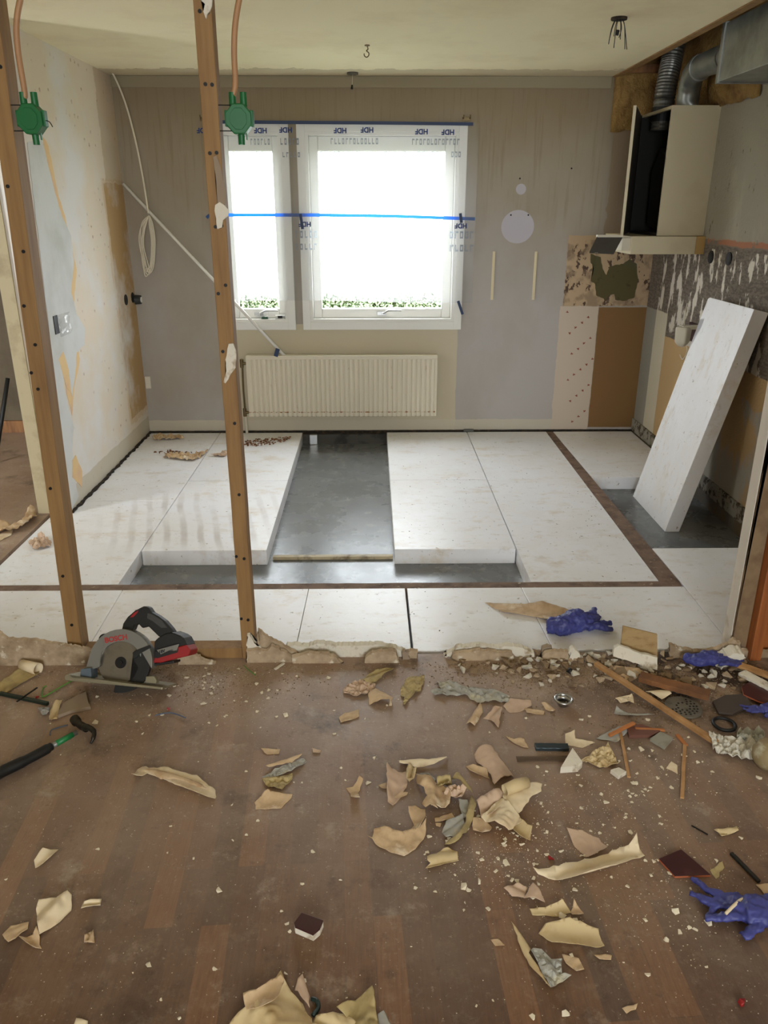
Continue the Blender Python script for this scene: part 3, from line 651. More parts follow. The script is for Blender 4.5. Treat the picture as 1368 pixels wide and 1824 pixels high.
def blocks(x0, x1, y0, y1, n, nm='printed_letters'):
    bm = B()
    for i in range(n):
        px = x0+(x1-x0)*(i+.15)/n; pw = (x1-x0)/n*.62
        A, C_ = on_y(px, y0, yfm-.0075), on_y(px+pw, y1, yfm-.0075)
        w_ = C_.x-A.x; h = A.z-C_.z
        # rounded letter bowls
        k = rr.choice((0, 1, 2)); s = w_*.3
        box(bm, A.x, A.x+s, A.y, A.y+.0004, C_.z, A.z)
        if k != 1: box(bm, A.x+s, C_.x, A.y, A.y+.0004, A.z-h*.25, A.z)
        if k != 0: box(bm, A.x+s, C_.x, A.y, A.y+.0004, C_.z, C_.z+h*.25)
        if k == 2: box(bm, C_.x-s, C_.x, A.y, A.y+.0004, C_.z+h*.25, A.z-h*.25)
    obj(nm, bm, m_filmprint, fl)
m_filmprint = glassx('grey_film_print', .55, (.62, .66, .7, 1), (.5, .52, .55, 1), .3)
for x0, x1, y0, y1, n in ((445, 482, 247, 258, 6), (498, 534, 246, 258, 5), (588, 675, 246, 257, 13), (733, 820, 247, 258, 13),
                          (502, 536, 271, 280, 5), (412, 480, 270, 276, 8), (568, 675, 270, 276, 13), (683, 792, 270, 276, 13), (803, 822, 270, 280, 3),
                          (525, 566, 411, 424, 5), (800, 845, 412, 425, 5), (525, 566, 434, 445, 5), (800, 845, 436, 448, 5)):
    blocks(x0, x1, y0, y1, n)
ystrip([(361, 217), (500, 218), (680, 219), (843, 221)], yfm-.012, .02, m_tapedark, 'tape_strip', 'dark blue tape strip along the top edge of the window film')
ystrip([(368, 388), (372, 384), (400, 383), (560, 383), (700, 385), (846, 390)], yfm-.012, .021, glassx('bright_blue_tape', .95, (.15, .6, 1, 1), (.02, .30, .75, 1), .4), 'tape_strip', 'bright blue tape strip across the middle of both windows')
for pts, l in (([(535, 381), (539, 408)], 'short dark tape tab hanging from the blue strip at the window post'), ([(820, 380), (822, 397)], 'short dark tape tab crossing the blue strip at the right architrave'),
               ([(816, 536), (824, 560)], 'slanted dark tape tab on the lower right architrave')):
    ystrip(pts, yfm-.0135, .019, m_tapedark, 'tape_piece', l)
# sill things
p = on_y(472, 573, YB+.02)
t = thing('rope_cleat', 'white cord cleat with a green base on the small window sill', 'cord cleat', (p.x, p.y, WZ0+.02))
zz0 = WZ0+.02
obj('base', tube(B(), [(p.x, p.y, zz0), (p.x, p.y, zz0+.014)], [.026, .02], 16), M('dark_green', (30, 80, 60), .5), t)
obj('loop', tube(B(), smooth_path([(p.x-.04, p.y, zz0+.02), (p.x-.025, p.y, zz0+.045), (p.x+.03, p.y, zz0+.05), (p.x+.028, p.y, zz0+.02), (p.x, p.y, zz0+.012)], 5), .005), m_white, t)
p = on_y(500, 573, YB+.02)
t = thing('tape_spool', 'small black and white spool lying on the small window sill', 'spool', (p.x, p.y, zz0))
obj('core', box(B(), p.x-.018, p.x+.014, p.y-.015, p.y+.015, zz0+.004, zz0+.022), m_black, t)
for z in (0, .022): obj('flange', box(B(), p.x-.036, p.x+.034, p.y-.02, p.y+.02, zz0+z, zz0+z+.004), m_white, t, bevel=.001)
# cable coil in the left corner
m_cab = M('white_cable', (226, 216, 196), .5)
t = thing('cable', 'white cable hanging from the ceiling corner into a tied coil', 'cable', tuple(on_y(262, 490, YB-.06)))
yk = YB-.07
obj('lead', tube(B(), smooth_path([on_y(a, b, yk) for a, b in ((192, 124), (202, 133), (222, 180), (240, 245), (255, 320), (264, 380))], 6), .006, 8), m_cab, t, smooth=True)
for k, (a, b, c, d) in enumerate(((256, 252, 259, 272), (258, 255, 263, 270), (262, 250, 266, 274), (266, 257, 260, 268), (262, 254, 256, 271))):
    pts = [(265, 384), (b, 400+k*4), (b-1, 440), (a, 480), (c+2, 492-k*3), (d, 470), (d+2, 430), (d-2, 400), (266, 384)]
    obj('coil_loop', tube(B(), smooth_path([on_y(x, y, yk-.003*k) for x, y in pts], 5), .0042, 6), m_cab, t, smooth=True)
# ============================================================ ceiling things
def cl(px, py, z=ZC): return on_z(px, py, z)
p = cl(654, 80); t = thing('ceiling_hook', 'small dark hook screwed into the middle of the ceiling', 'hook', (p.x, p.y, ZC-.06))
obj('plate', cyl(B(), (p.x, p.y, ZC-.005), (p.x, p.y, ZC), .014, n=14), m_brass, t)
obj('hook', tube(B(), smooth_path([(p.x, p.y, ZC-.004), (p.x+.004, p.y, ZC-.02), (p.x-.004, p.y, ZC-.027), (p.x+.008, p.y, ZC-.037), (p.x+.007, p.y, ZC-.05), (p.x-.004, p.y, ZC-.057), (p.x-.015, p.y, ZC-.05), (p.x-.016, p.y, ZC-.04)], 5), .0028, 8), m_brass, t)
p = cl(628, 129); t = thing('ceiling_outlet', 'small round ceiling outlet with a dangling connector near the window wall', 'ceiling outlet', (p.x, p.y, ZC-.1))
obj('ring', cyl(B(), (p.x, p.y, ZC-.012), (p.x, p.y, ZC), .036, n=20), M('grey_plate', (90, 84, 74), .6), t)
obj('wire', tube(B(), [(p.x, p.y, ZC-.01), (p.x-.004, p.y, ZC-.07)], .0012, 6), m_cab, t)
obj('connector', tube(B(), [(p.x-.004, p.y, ZC-.07), (p.x-.006, p.y, ZC-.095)], [.005, .008], 8), m_black, t)
p = cl(1103, 31); t = thing('ceiling_outlet', 'open ceiling outlet with a bunch of loose black wires on the right', 'ceiling outlet', (p.x, p.y, ZC-.12))
obj('ring', cyl(B(), (p.x, p.y, ZC-.01), (p.x, p.y, ZC), .036, n=20), m_gap, t)
rr = random.Random(2)
for k in range(8):
    an = k*.8; r0 = .015; dx = math.cos(an); dy = math.sin(an)
    e = (p.x+dx*rr.uniform(.02, .05), p.y+dy*.04, ZC-rr.uniform(.07, .13))
    obj('wire', tube(B(), smooth_path([(p.x+dx*r0, p.y+dy*r0, ZC-.005), (p.x+dx*.03, p.y+dy*.03, ZC-.04), e], 5), .0018, 6), m_black, t)
obj('connector', cyl(B(), (p.x, p.y, ZC-.05), (p.x-.004, p.y, ZC-.07), .008, n=10), m_black, t)
# ============================================================ wall fittings
for px in (880, 955):
    a, b = on_y(px, 448), on_y(px-1, 534)
    o = obj('wall_rail', box(box(B(), a.x-.009, a.x+.009, YB-.008, YB, b.z, a.z), a.x-.004, a.x+.004, YB-.011, YB-.008, b.z+.01, a.z-.01), M('cream_metal', (222, 208, 172), .5))
    tag(o, 'left cream shelf rail on the grey wall' if px < 900 else 'right cream shelf rail on the grey wall', 'wall rail')
p = on_y(922, 404); 
m_clean = M('clean_lavender_paint', (188, 184, 192), .8)
bm = prism(B(), [(p.x+.115*math.cos(R(a)), p.z+.11*math.sin(R(a))) for a in range(0, 360, 12)], 'y', YB-.0012, YB)
q = on_y(928, 337); prism(bm, [(q.x+.035*math.cos(R(a)), q.z+.035*math.sin(R(a))) for a in range(0, 360, 20)], 'y', YB-.0012, YB)
struct('clean_paint_patch', bm, m_clean, bpy.data.objects['wall_back'])
for px, py in ((926, 318), (910, 383), (941, 383), (1018, 300)):
    p = on_y(px, py); struct('nail_hole', cyl(B(), (p.x, YB-.003, p.z), (p.x, YB, p.z), .006, n=8), m_screw, bpy.data.objects['wall_back'])
for k, (px, l) in enumerate(((831, 'right small brass curtain bracket above the window'), (364, 'left small brass curtain bracket above the window'))):
    p = on_y(px, 212); t = thing('curtain_bracket', l, 'bracket', (p.x, YB, p.z))
    obj('back_plate', box(B(), p.x-.03, p.x+.03, YB-.006, YB, p.z-.012, p.z+.012), m_brass, t, bevel=.001)
    for dx in (-.022, .022): obj('pin', tube(B(), [(p.x+dx, YB, p.z), (p.x+dx, YB-.03, p.z+.01), (p.x+dx, YB-.03, p.z+.022)], .004, 6), m_brass, t)
def wallbox_left(px, py, label, sock=False):
    p = on_x(px, py, XL)
    t = thing('wall_box', label, 'wall socket box', (XL, p.y, p.z))
    bm = B(); r = .036
    cyl(bm, (XL, p.y, p.z), (XL+.004, p.y, p.z), r, n=20); obj('opening', bm, m_black, t)
    if sock:
        cyl_ = cyl(B(), (XL+.004, p.y+.05, p.z-.02), (XL+.045, p.y+.05, p.z-.02), .034, .03, 18); obj('socket_insert', cyl_, M('dark_insert', (50, 50, 48), .5), t)
        obj('face', cyl(B(), (XL+.045, p.y+.05, p.z-.02), (XL+.05, p.y+.05, p.z-.02), .02, n=14), m_pvc, t)
    return t
wallbox_left(224, 534, 'empty round wall box in the left wall, on the tan strip')
wallbox_left(236, 530, 'wall box with a loose socket insert, nearest the window corner', True)
p = on_x(98, 578, XL); t = thing('wall_switch', 'small black switch hole covered with crumpled clear plastic on the left wall', 'wall switch', (XL, p.y, p.z))
obj('opening', box(B(), XL, XL+.006, p.y-.02, p.y+.035, p.z-.05, p.z+.045), m_black, t)
bm = B(); g2 = []
for j in range(10):
    g2.append([bm.verts.new((XL+.012+.02*abs(noise.noise(Vector((i*.5, j*.6, 1)))), p.y+.02+i*.022, p.z-.07+j*.013+.01*noise.noise(Vector((i, j, 5))))) for i in range(8)])
for j in range(9):
    for i in range(7): bm.faces.new((g2[j][i], g2[j][i+1], g2[j+1][i+1], g2[j+1][i]))
obj('plastic_cover', bm, glassx('crumpled_plastic', .25, (.97, .97, .97, 1), (.9, .9, .9, 1), .1), t)
p = on_y(264, 680); tag(obj('wall_clip', box(B(), p.x-.02, p.x+.02, YB-.012, YB, p.z-.05, p.z+.04), m_gyp, bevel=.004), 'small broken plaster lump low in the left corner', 'plaster lump')
for px, py, l in ((1267, 458, 'left of two empty round wall boxes in the grey adhesive band'), (1299, 461, 'right of two empty round wall boxes in the grey adhesive band')):
    p = on_x(px, py, XR); tag(obj('wall_box', cyl(tube(B(), [(XR-.006, p.y, p.z), (XR, p.y, p.z)], .036, 20), (XR-.008, p.y, p.z), (XR-.006, p.y, p.z), .028, n=16), m_black), l, 'wall socket box')
# cream flush box and wires behind the leaning panel
p = on_x(1247, 598, XR-.03)
t = thing('wall_valve_box', 'cream plastic box hanging beside the notch of the leaning panel', 'plastic box', (XR, p.y, p.z-.06))
obj('cover', tube(B(), [(XR-.11, p.y+.06, p.z+.045), (XR-.11, p.y+.06, p.z-.05), (XR-.11, p.y+.06, p.z-.075)], [.055, .05, .02], 4), m_dirtwhite, t, bevel=.01)
obj('neck', box(B(), XR-.12, XR, p.y+.04, p.y+.10, p.z+.03, p.z+.05), m_dirtwhite, t)
obj('opening', box(B(), XR-.01, XR, p.y+.1, p.y+.24, p.z-.06, p.z+.05), M('dark_red_hole', (52, 22, 18), .8), t)
tag(obj('cord', tube(B(), smooth_path([on_x(a, b, XR-.012) for a, b in ((1224, 540), (1219, 570), (1220, 605), (1224, 625), (1216, 640), (1211, 632))], 5), .003, 6), m_cab), 'thin brown cord dangling on the right wall below the adhesive band', 'cord')
# ============================================================ extract cupboard, hood, ducts, insulation
m_cup = M('cream_laminate', (206, 194, 164), .5, layers=[('n', (190, 174, 140), 3, .5, .8)])
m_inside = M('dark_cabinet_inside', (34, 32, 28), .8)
X0, Y0, Y1_, Z0, Z1 = 1.71, 4.97, 5.52, 1.43, 2.13
t = thing('wall_cabinet', 'cream wall cabinet above the cooker hood, its door ajar on a dark inside', 'cabinet', (1.85, 5.25, Z0))
th = .016
obj('side_panel', box(B(), X0, XR, Y0, Y0+th, Z0, Z1), m_cup, t, bevel=.001)
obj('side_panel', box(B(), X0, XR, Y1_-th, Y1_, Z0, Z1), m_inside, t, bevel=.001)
obj('top_panel', box(box(B(), X0, XR, Y0+th, Y0+.08, Z1-th, Z1), X0, X0+.02, Y0+.08, Y1_-th, Z1-th, Z1), m_cup, t)
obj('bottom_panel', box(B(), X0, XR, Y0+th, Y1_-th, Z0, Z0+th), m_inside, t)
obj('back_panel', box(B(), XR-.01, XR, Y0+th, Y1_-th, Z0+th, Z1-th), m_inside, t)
obj('fan_housing', prism(B(), [(Y0+.1, Z0+.05), (Y0+.18, Z0+.02), (Y0+.4, Z0+.05), (Y0+.42, Z0+.38), (Y0+.3, Z0+.5), (Y0+.14, Z0+.44)], 'x', X0+.06, XR-.02), m_inside, t, bevel=.01)
obj('red_tag', box(B(), X0+.05, X0+.07, Y0+.06, Y0+.10, Z0+.46, Z0+.50), M('red_plastic', (190, 40, 30), .5), t)
dirv = Vector((1.505-X0, Y0-Y1_, 0)).normalized(); nv = Vector((dirv.y, -dirv.x, 0)); nv = nv if nv.x < 0 else -nv
bm = B(); h0 = Vector((X0, Y1_, 0)); L_ = .575
pt = [h0, h0+dirv*L_, h0+dirv*L_+nv*.017, h0+nv*.017]; prism(bm, [(q.x, q.y) for q in pt], 'z', Z0, Z1)
dd = obj('door', bm, m_cup, t, bevel=.001)
q = [h0-nv*.001, h0+dirv*(L_-.002)-nv*.001, h0+dirv*(L_-.002), h0]
obj('inner_face', prism(B(), [(v.x, v.y) for v in q], 'z', Z0+.004, Z1-.004), M('dark_door_inside', (70, 64, 52), .6), dd)  # inner side of the door, coloured darker than its outside
# hood
t = thing('cooker_hood', 'cream cooker hood with its grey glass visor pulled out, under the wall cabinet', 'cooker hood', (1.8, 5.2, 1.32))
HZ0, HZ1 = on_y(1180, 453, 4.93).z, Z0-.002
hx0 = on_y(1106, 440, 5.0).x
obj('housing', box(B(), hx0+.04, XR-.055, 4.93, 5.5, HZ0, HZ1), m_cup, t, bevel=.002)
obj('end_cap', box(B(), XR-.054, XR, 4.93, 5.5, HZ0, HZ1), M('yellowed_end_cap', (184, 150, 92), .5), t, bevel=.002)
obj('front_strip', box(B(), hx0-.01, hx0+.04, 4.95, 5.45, HZ0+.02, HZ1-.01), m_dirtwhite, t)
yv = 5.1
vz = [on_y(a, b, yy) for a, b, yy in ((1064, 423, 4.96), (1109, 423, 4.96), (1093, 453, 4.88), (1050, 451, 4.88))]
m_visor = M('smoked_visor', (78, 74, 70), .25)
bm = B(); vs = [bm.verts.new(v) for v in vz]+[bm.verts.new(v+Vector((0, .004, .008))) for v in vz]
for f in ((0, 1, 2, 3), (7, 6, 5, 4), (0, 4, 5, 1), (1, 5, 6, 2), (2, 6, 7, 3), (3, 7, 4, 0)): bm.faces.new([vs[i] for i in f])
vi = obj('visor', bm, m_visor, t)
def onv(u, v, k=.0): a = vz[0].lerp(vz[1], u); b = vz[3].lerp(vz[2], u); return a.lerp(b, v)+Vector((0, -.004, -.003))
bm = B(); bm.faces.new([bm.verts.new(onv(*q)) for q in ((.18, .04), (.32, .04), (.32, .92), (.18, .92))]); obj('light_strip', bm, m_pvc, vi, solid=.001)
bm = B(); bm.faces.new([bm.verts.new(onv(*q)) for q in ((.42, .05), (.72, .05), (.68, .3), (.45, .32))]); obj('lamp_holder', bm, m_black, vi, solid=.002)
obj('visor_rim', box(B(), vz[0].x, vz[1].x, vz[0].y-.005, vz[0].y+.03, vz[0].z+.001, vz[0].z+.014), m_dirtwhite, t)
# ducts
m_galv = M('galvanised_steel', (168, 170, 166), .38, .75, layers=[('n', (120, 122, 118), 5, .4, .7)])
m_flex = M('flexible_foil', (120, 118, 112), .4, .7)
dz0 = on_x(1276, 147, 1.7); dz1 = on_x(1276, 50, 1.7)
yd = dz0.y
t = thing('ventilation_duct', 'rectangular galvanised duct along the top of the right wall', 'duct', (1.84, 3.6, dz0.z))
obj('shell', box(B(), 1.70, XR-.005, 2.75, yd, dz0.z, dz1.z), m_galv, t, bevel=.003)
obj('flange', box(B(), 1.693, XR-.004, yd-.03, yd, dz0.z-.007, dz1.z+.007), m_galv, t, bevel=.002)
t = thing('round_duct', 'shiny round duct elbow dropping from the rectangular duct into the cabinet', 'duct', (1.84, 5.1, Z1))
pth = smooth_path([(1.82, yd+.01, 2.30), (1.82, yd+.25, 2.31), (1.82, 4.93, 2.31), (1.83, 5.05, 2.27), (1.84, 5.10, 2.19), (1.84, 5.11, Z1-.08)], 6)
obj('pipe', tube(B(), pth, [.062+(.0025 if i % 4 == 0 else 0) for i in range(len(pth))], 28), m_galv, t, smooth=True)
for y in (yd+.2, 4.9): obj('collar', cyl(B(), (1.82, y, 2.308), (1.82, y+.03, 2.31), .068, n=28), m_galv, t)
t = thing('flexible_duct', 'dark ribbed flexible duct rising out of the back of the cabinet', 'duct', (1.80, 5.38, Z1))
pth = smooth_path([(1.79, 5.36, Z1-.1), (1.79, 5.36, 2.2), (1.80, 5.37, 2.32), (1.82, 5.40, 2.42), (1.84, 5.42, 2.55)], 14)
obj('hose', tube(B(), pth, [.060+.004*(i % 2) for i in range(len(pth))], 24), m_flex, t)
obj('cuff', cyl(B(), (1.79, 5.36, Z1-.05), (1.79, 5.36, Z1+.03), .066, n=24), m_black, t)
m_wool = M('yellow_mineral_wool', (160, 126, 70), .95, layers=[('n', (120, 84, 44), 9, .48, .7), ('n', (80, 56, 36), 4, .6, .7)], bump=(50, 1, .02))
def wool(pts, axis, lvl, label, seed):
    """lumpy batt; pts 2-D in the wall plane"""
    xs_ = [p[0] for p in pts]; zs_ = [p[1] for p in pts]
    bm = B(); n, k = 30, 18; g3 = []
    for j in range(k+1):
        row = []
        for i in range(n+1):
            u = min(xs_)+(max(xs_)-min(xs_))*i/n; v = min(zs_)+(max(zs_)-min(zs_))*j/k
            e = min(1, i/2, (n-i)/2, j/2, (k-j)/2)
            d = .004+e*(.03+.035*noise.noise(Vector((u*9, v*9, seed)))+.015*noise.noise(Vector((u*30, v*30, seed))))
            d = max(d, .003)
            v += .02*noise.noise(Vector((u*12, 0, seed))) if j == 0 else 0
            row.append(bm.verts.new((u, lvl-d, v) if axis == 'y' else (lvl-d, u, v)))
        g3.append(row)
    for j in range(k):
        for i in range(n): bm.faces.new((g3[j][i], g3[j][i+1], g3[j+1][i+1], g3[j+1][i]))
    return tag(obj('insulation_batt', bm, m_wool, smooth=True, solid=.003), label, 'insulation')
wool([(1.60, 2.06), (XR-.03, 2.70)], 'y', YB-.004, 'yellow mineral wool bared on the window wall above the cabinet door', 1)
wool([(4.48, 2.12), (YB-.08, 2.70)], 'x', XR-.004, 'yellow mineral wool bared on the right wall behind the ducts', 4)
a = on_z(1105, 131, ZC); 
tag(obj('ceiling_batten', box(B(), 1.586, 1.632, 2.58, YB-.005, ZC-.006, ZC+.04), m_pine, bevel=.002), 'long pine batten along the cut edge of the ceiling', 'timber')
tag(obj('ceiling_batten', box(B(), 1.60, 1.95, YB-.09, YB-.055, 2.40, 2.45), m_pinedark, bevel=.002), 'dark cross batten above the mineral wool in the corner', 'timber')
tag(obj('ceiling_batten', box(B(), 1.586, 1.60, 2.58, YB-.005, ZC+.041, 2.72), M('soffit_board', (150, 140, 120), .9)), 'pale board edge rising above the ceiling batten', 'board')
# side room bits
p = on_z(2, 800, 0)
tag(obj('iron_bar', tube(B(), [on_z(-8, 820, .02)+Vector((0, 0, 0)), Vector((on_z(-8, 820, .02).x+.13, on_z(-8, 820, .02).y+.1, .55))], .014, 8), m_black, smooth=True), 'black bar leaning in the dark side room', 'bar')
# ============================================================ torn wallpaper on the floor
PAP = {
 'tan':   M('wallpaper_back_tan', (212, 184, 148), .8, layers=[('n', (182, 150, 114), 16, .42, .66), ('n', (232, 216, 190), 7, .58, .66)]),
 'cream': M('wallpaper_cream', (232, 214, 182), .8, layers=[('n', (204, 176, 138), 7, .5, .75)]),
 'pink':  M('wallpaper_pinkish', (206, 178, 154), .8, layers=[('n', (176, 148, 124), 8, .45, .75)]),
 'grey':  M('wallpaper_grey', (168, 166, 158), .8, layers=[('n', (196, 184, 150), 9, .55, .7)]),
 'olive': M('wallpaper_olive', (186, 166, 118), .8, layers=[('n', (150, 132, 92), 14, .45, .65)]),
 'yellow': M('wallpaper_yellowed', (208, 186, 144), .8, layers=[('n', (186, 156, 110), 8, .5, .7)]),
}
def inside(p, poly):
    c = False; n = len(poly); j = n-1
    for i in range(n):
        if (poly[i].y > p.y) != (poly[j].y > p.y) and p.x < (poly[j].x-poly[i].x)*(p.y-poly[i].y)/(poly[j].y-poly[i].y)+poly[i].x: c = not c
        j = i
    return c
CR = {'A': (0, 1050, 2.736), 'B': (380, 1100, 2.736), 'C': (600, 1300, 3.42), 'D': (860, 1440, 2.693), 'E': (0, 1440, 2.736), 'F': (380, 1560, 2.736),
      'G': (860, 1050, 2.693), 'H': (1040, 1120, 4.17), 'I': (860, 1380, 4.56), 'J': (0, 1150, 5.7), 'P': (0, 0, 1)}
def cp(c, pts): ox, oy, s = CR[c]; return [(ox+x/s, oy+y/s) for x, y in pts]
SC = 0
def scrap(c, pts, col, mode, h, label, z0=.001, name='wallpaper_scrap', cat='wallpaper scrap', th=.0009, m=None, ang=None, res=None):
    global SC
    SC += 1; seed = SC*3.7
    px = cp(c, pts)
    zz = z0+h*.45
    poly = [on_z(x, y, zz).to_2d() for x, y in px]
    poly = [Vector(p) for p in jag(poly, .012, .0022, SC)]
    ctr = sum(poly, Vector((0, 0)))/len(poly)
    sxx = sum((p.x-ctr.x)**2 for p in poly); syy = sum((p.y-ctr.y)**2 for p in poly); sxy = sum((p.x-ctr.x)*(p.y-ctr.y) for p in poly)
    a = .5*math.atan2(2*sxy, sxx-syy) if ang is None else R(ang)
    u = Vector((math.cos(a), math.sin(a))); v = Vector((-u.y, u.x))
    tu = max(abs((p-ctr).dot(u)) for p in poly); tv = max(abs((p-ctr).dot(v)) for p in poly)
    size = max(tu, tv); rs = res or max(.004, size/14)
    pts2 = list(poly); nb_ = len(poly)
    x0, x1 = min(p.x for p in poly), max(p.x for p in poly); y0, y1 = min(p.y for p in poly), max(p.y for p in poly)
    yy = y0+rs/2; row = 0
    while yy < y1:
        xx = x0+rs*(.5 if row % 2 else .25)
        while xx < x1:
            q = Vector((xx, yy))
            if inside(q, poly) and min((q-p).length for p in poly) > rs*.45: pts2.append(q)
            xx += rs
        yy += rs; row += 1
    vs, es, fs, *_ = delaunay_2d_cdt(pts2, [(i, (i+1) % nb_) for i in range(nb_)], [], 1, 1e-6)
    bm = B(); bv = []
    for p in vs:
        d = Vector((p.x, p.y))-ctr; s, t = d.dot(u)/tu, d.dot(v)/tv
        w = noise.noise(Vector((p.x*14, p.y*14, seed)))+.55*(abs(noise.noise(Vector((p.x*38, p.y*38, seed+5))))*2-.5)
        if mode == 'curl': z = h*t*t+h*.22*w*abs(s)
        elif mode == 'curl1': z = h*max(0, t+.3)**2/1.69+h*.2*w
        elif mode == 'bow': z = h*s*s+h*.2*w
        elif mode == 'arch': z = h*(1-t*t)+h*.2*w
        elif mode == 'fold': z = h*abs(math.sin(2.2*t+1.2*s+seed))*(.7+.5*w)
        elif mode == 'crumple': z = h*(.35+1.1*abs(noise.noise(Vector((p.x*32, p.y*32, seed))))+.8*abs(noise.noise(Vector((p.x*75, p.y*75, seed)))))
        else: z = h*.5*(w+.6)
        bv.append(bm.verts.new((p.x, p.y, max(z0, z0+z))))
    for f in fs:
        try: bm.faces.new([bv[i] for i in f])
        except ValueError: pass
    bmesh.ops.delete(bm, geom=[x for x in bm.verts if not x.link_faces], context='VERTS')
    zm = min(x.co.z for x in bm.verts)
    for x in bm.verts: x.co.z -= zm-z0
    o = obj(name, bm, m or PAP[col], smooth=(mode != 'crumple'), solid=th)
    return tag(o, label, cat)
S_ = scrap
S_('A', [(643,915),(665,862),(690,850),(820,865),(880,885),(960,905),(1048,960),(1048,1010),(1010,1005),(920,965),(790,905),(715,880),(690,900)], 'cream', 'curl', .03, 'long rolled cream wallpaper strip lying alone left of centre')
S_('P', [(258,1372),(300,1374),(340,1388),(372,1408),(352,1404),(320,1392),(286,1386)], 'tan', 'arch', .012, 'tan paper strip tucked against the long rolled cream strip', z0=.004)
S_('B', [(632,345),(665,315),(720,300),(790,320),(785,340),(740,370),(680,378),(660,365),(636,362)], 'pink', 'crumple', .02, 'crumpled pale end of paper below the clean tan block')
S_('B', [(720,300),(790,255),(880,240),(870,260),(835,275),(785,315),(750,322)], 'olive', 'fold', .015, 'olive torn strip pointing up to the clean tan block')
S_('B', [(755,375),(790,348),(875,390),(870,440),(855,440),(860,405),(760,418)], 'tan', 'arch', .018, 'folded tan scrap just right of the olive strip')
S_('B', [(610,485),(640,462),(712,445),(710,480),(660,500),(620,508)], 'tan', 'flat', .01, 'small oval tan scrap lying alone below the olive strip')
S_('B', [(912,345),(950,285),(1030,280),(1025,310),(1010,355),(960,385),(935,425),(922,415),(930,385),(915,380)], 'olive', 'crumple', .014, 'crumpled cream and grey scrap left of the long grey sheet')
S_('P', [(767,1230),(786,1226),(778,1213),(800,1213),(830,1222),(880,1228),(908,1240),(905,1250),(870,1248),(850,1250),(828,1238),(775,1238)], 'grey', 'crumple', .016, 'long light grey crumpled wallpaper sheet right of centre')
S_('B', [(1230,515),(1300,420),(1315,455),(1275,520)], 'tan', 'arch', .015, 'narrow tan scrap folded under the grey sheet')
S_('G', [(0,620),(60,558),(92,560),(75,655),(30,615)], 'pink', 'fold', .018, 'pinkish pointed scrap right below the grey sheet')
S_('G', [(95,555),(130,520),(230,530),(235,555),(180,580),(130,585)], 'pink', 'flat', .012, 'pinkish scrap at the right end of the grey sheet')
S_('G', [(200,570),(260,572),(298,580),(290,597),(210,590)], 'tan', 'flat', .01, 'slim tan scrap pointing at the steel strainer cup')
S_('G', [(280,545),(315,545),(350,575),(335,588),(300,570)], 'tan', 'arch', .01, 'small tan scrap touching the steel strainer cup')
S_('B', [(228,635),(325,640),(320,660),(262,662)], 'tan', 'flat', .01, 'small flat tan scrap above the striped crumpled bundle')
S_('B', [(480,630),(525,640),(520,655),(485,655)], 'pink', 'flat', .012, 'tiny curled scrap right above the striped bundle')
S_('B', [(255,725),(300,705),(360,695),(435,662),(430,675),(380,705),(270,732)], 'tan', 'arch', .01, 'thin rolled tan strip on top of the striped bundle', z0=.003)
S_('B', [(235,780),(300,735),(440,685),(455,705),(380,745),(300,775)], 'grey', 'crumple', .012, 'upper grey half of the striped crumpled bundle')
S_('B', [(235,785),(385,755),(385,785),(335,835),(270,825)], 'olive', 'crumple', .012, 'lower yellow-green half of the striped crumpled bundle')
S_('B', [(200,895),(265,850),(385,855),(380,870),(330,920),(205,925)], 'tan', 'curl1', .016, 'tan leaf-shaped scrap below the striped bundle')
S_('B', [(645,820),(680,815),(710,780),(730,790),(705,845),(715,885),(690,890),(670,875),(668,850)], 'tan', 'bow', .02, 'small Y-shaped tan scrap left of the big paper heap')
S_('C', [(378,185),(480,178),(560,190),(672,158),(668,180),(590,205),(480,220),(380,210)], 'cream', 'arch', .014, 'long narrow rolled cream strip at the top of the heap')
S_('C', [(305,235),(425,215),(430,300),(385,380),(340,425),(310,415),(305,330)], 'pink', 'curl1', .05, 'standing folded pinkish sheet at the left of the heap')
S_('C', [(440,200),(485,250),(470,300),(425,300),(425,240)], 'yellow', 'fold', .03, 'yellowish folded triangle behind the standing pinkish sheet', z0=.004)
S_('C', [(250,330),(300,315),(305,355),(275,350)], 'tan', 'flat', .012, 'tiny tan tab poking out left of the standing sheet')
S_('C', [(350,410),(390,370),(435,372),(425,392),(370,415)], 'tan', 'flat', .01, 'small tan triangle under the standing pinkish sheet')
S_('C', [(480,250),(520,290),(600,300),(640,340),(690,400),(685,455),(600,465),(615,495),(540,470),(515,430),(550,410),(530,350),(490,310)], 'tan', 'fold', .035, 'large twisted tan sheet in the middle of the heap')
S_('C', [(500,258),(560,262),(605,285),(590,310),(520,290)], 'grey', 'flat', .02, 'grey-blue corner showing at the top of the heap', z0=.001)
S_('C', [(640,370),(665,340),(720,330),(790,365),(760,400),(700,385),(650,400)], 'pink', 'crumple', .03, 'pale crumpled scrap in the middle of the heap', z0=.01)
S_('C', [(610,290),(690,290),(700,320),(640,350),(615,330)], 'olive', 'fold', .03, 'small yellow-green fold at the top right of the heap', z0=.008)
S_('C', [(700,285),(745,262),(770,300),(820,370),(825,400),(790,370),(755,320)], 'olive', 'arch', .02, 'yellow-green band curving over the right side of the heap', z0=.005)
S_('C', [(740,420),(800,420),(815,470),(800,520),(770,530),(755,480)], 'grey', 'flat', .02, 'grey scrap on the right flank of the heap')
S_('C', [(820,400),(850,460),(835,520),(800,610),(740,680),(690,705),(655,685),(740,640),(785,570),(800,470)], 'olive', 'arch', .018, 'yellow-green crescent strip at the lower right of the heap')
S_('C', [(640,620),(665,560),(770,510),(780,600),(740,640),(665,660)], 'grey', 'fold', .012, 'grey creased leaf inside the yellow-green crescent', z0=.003)
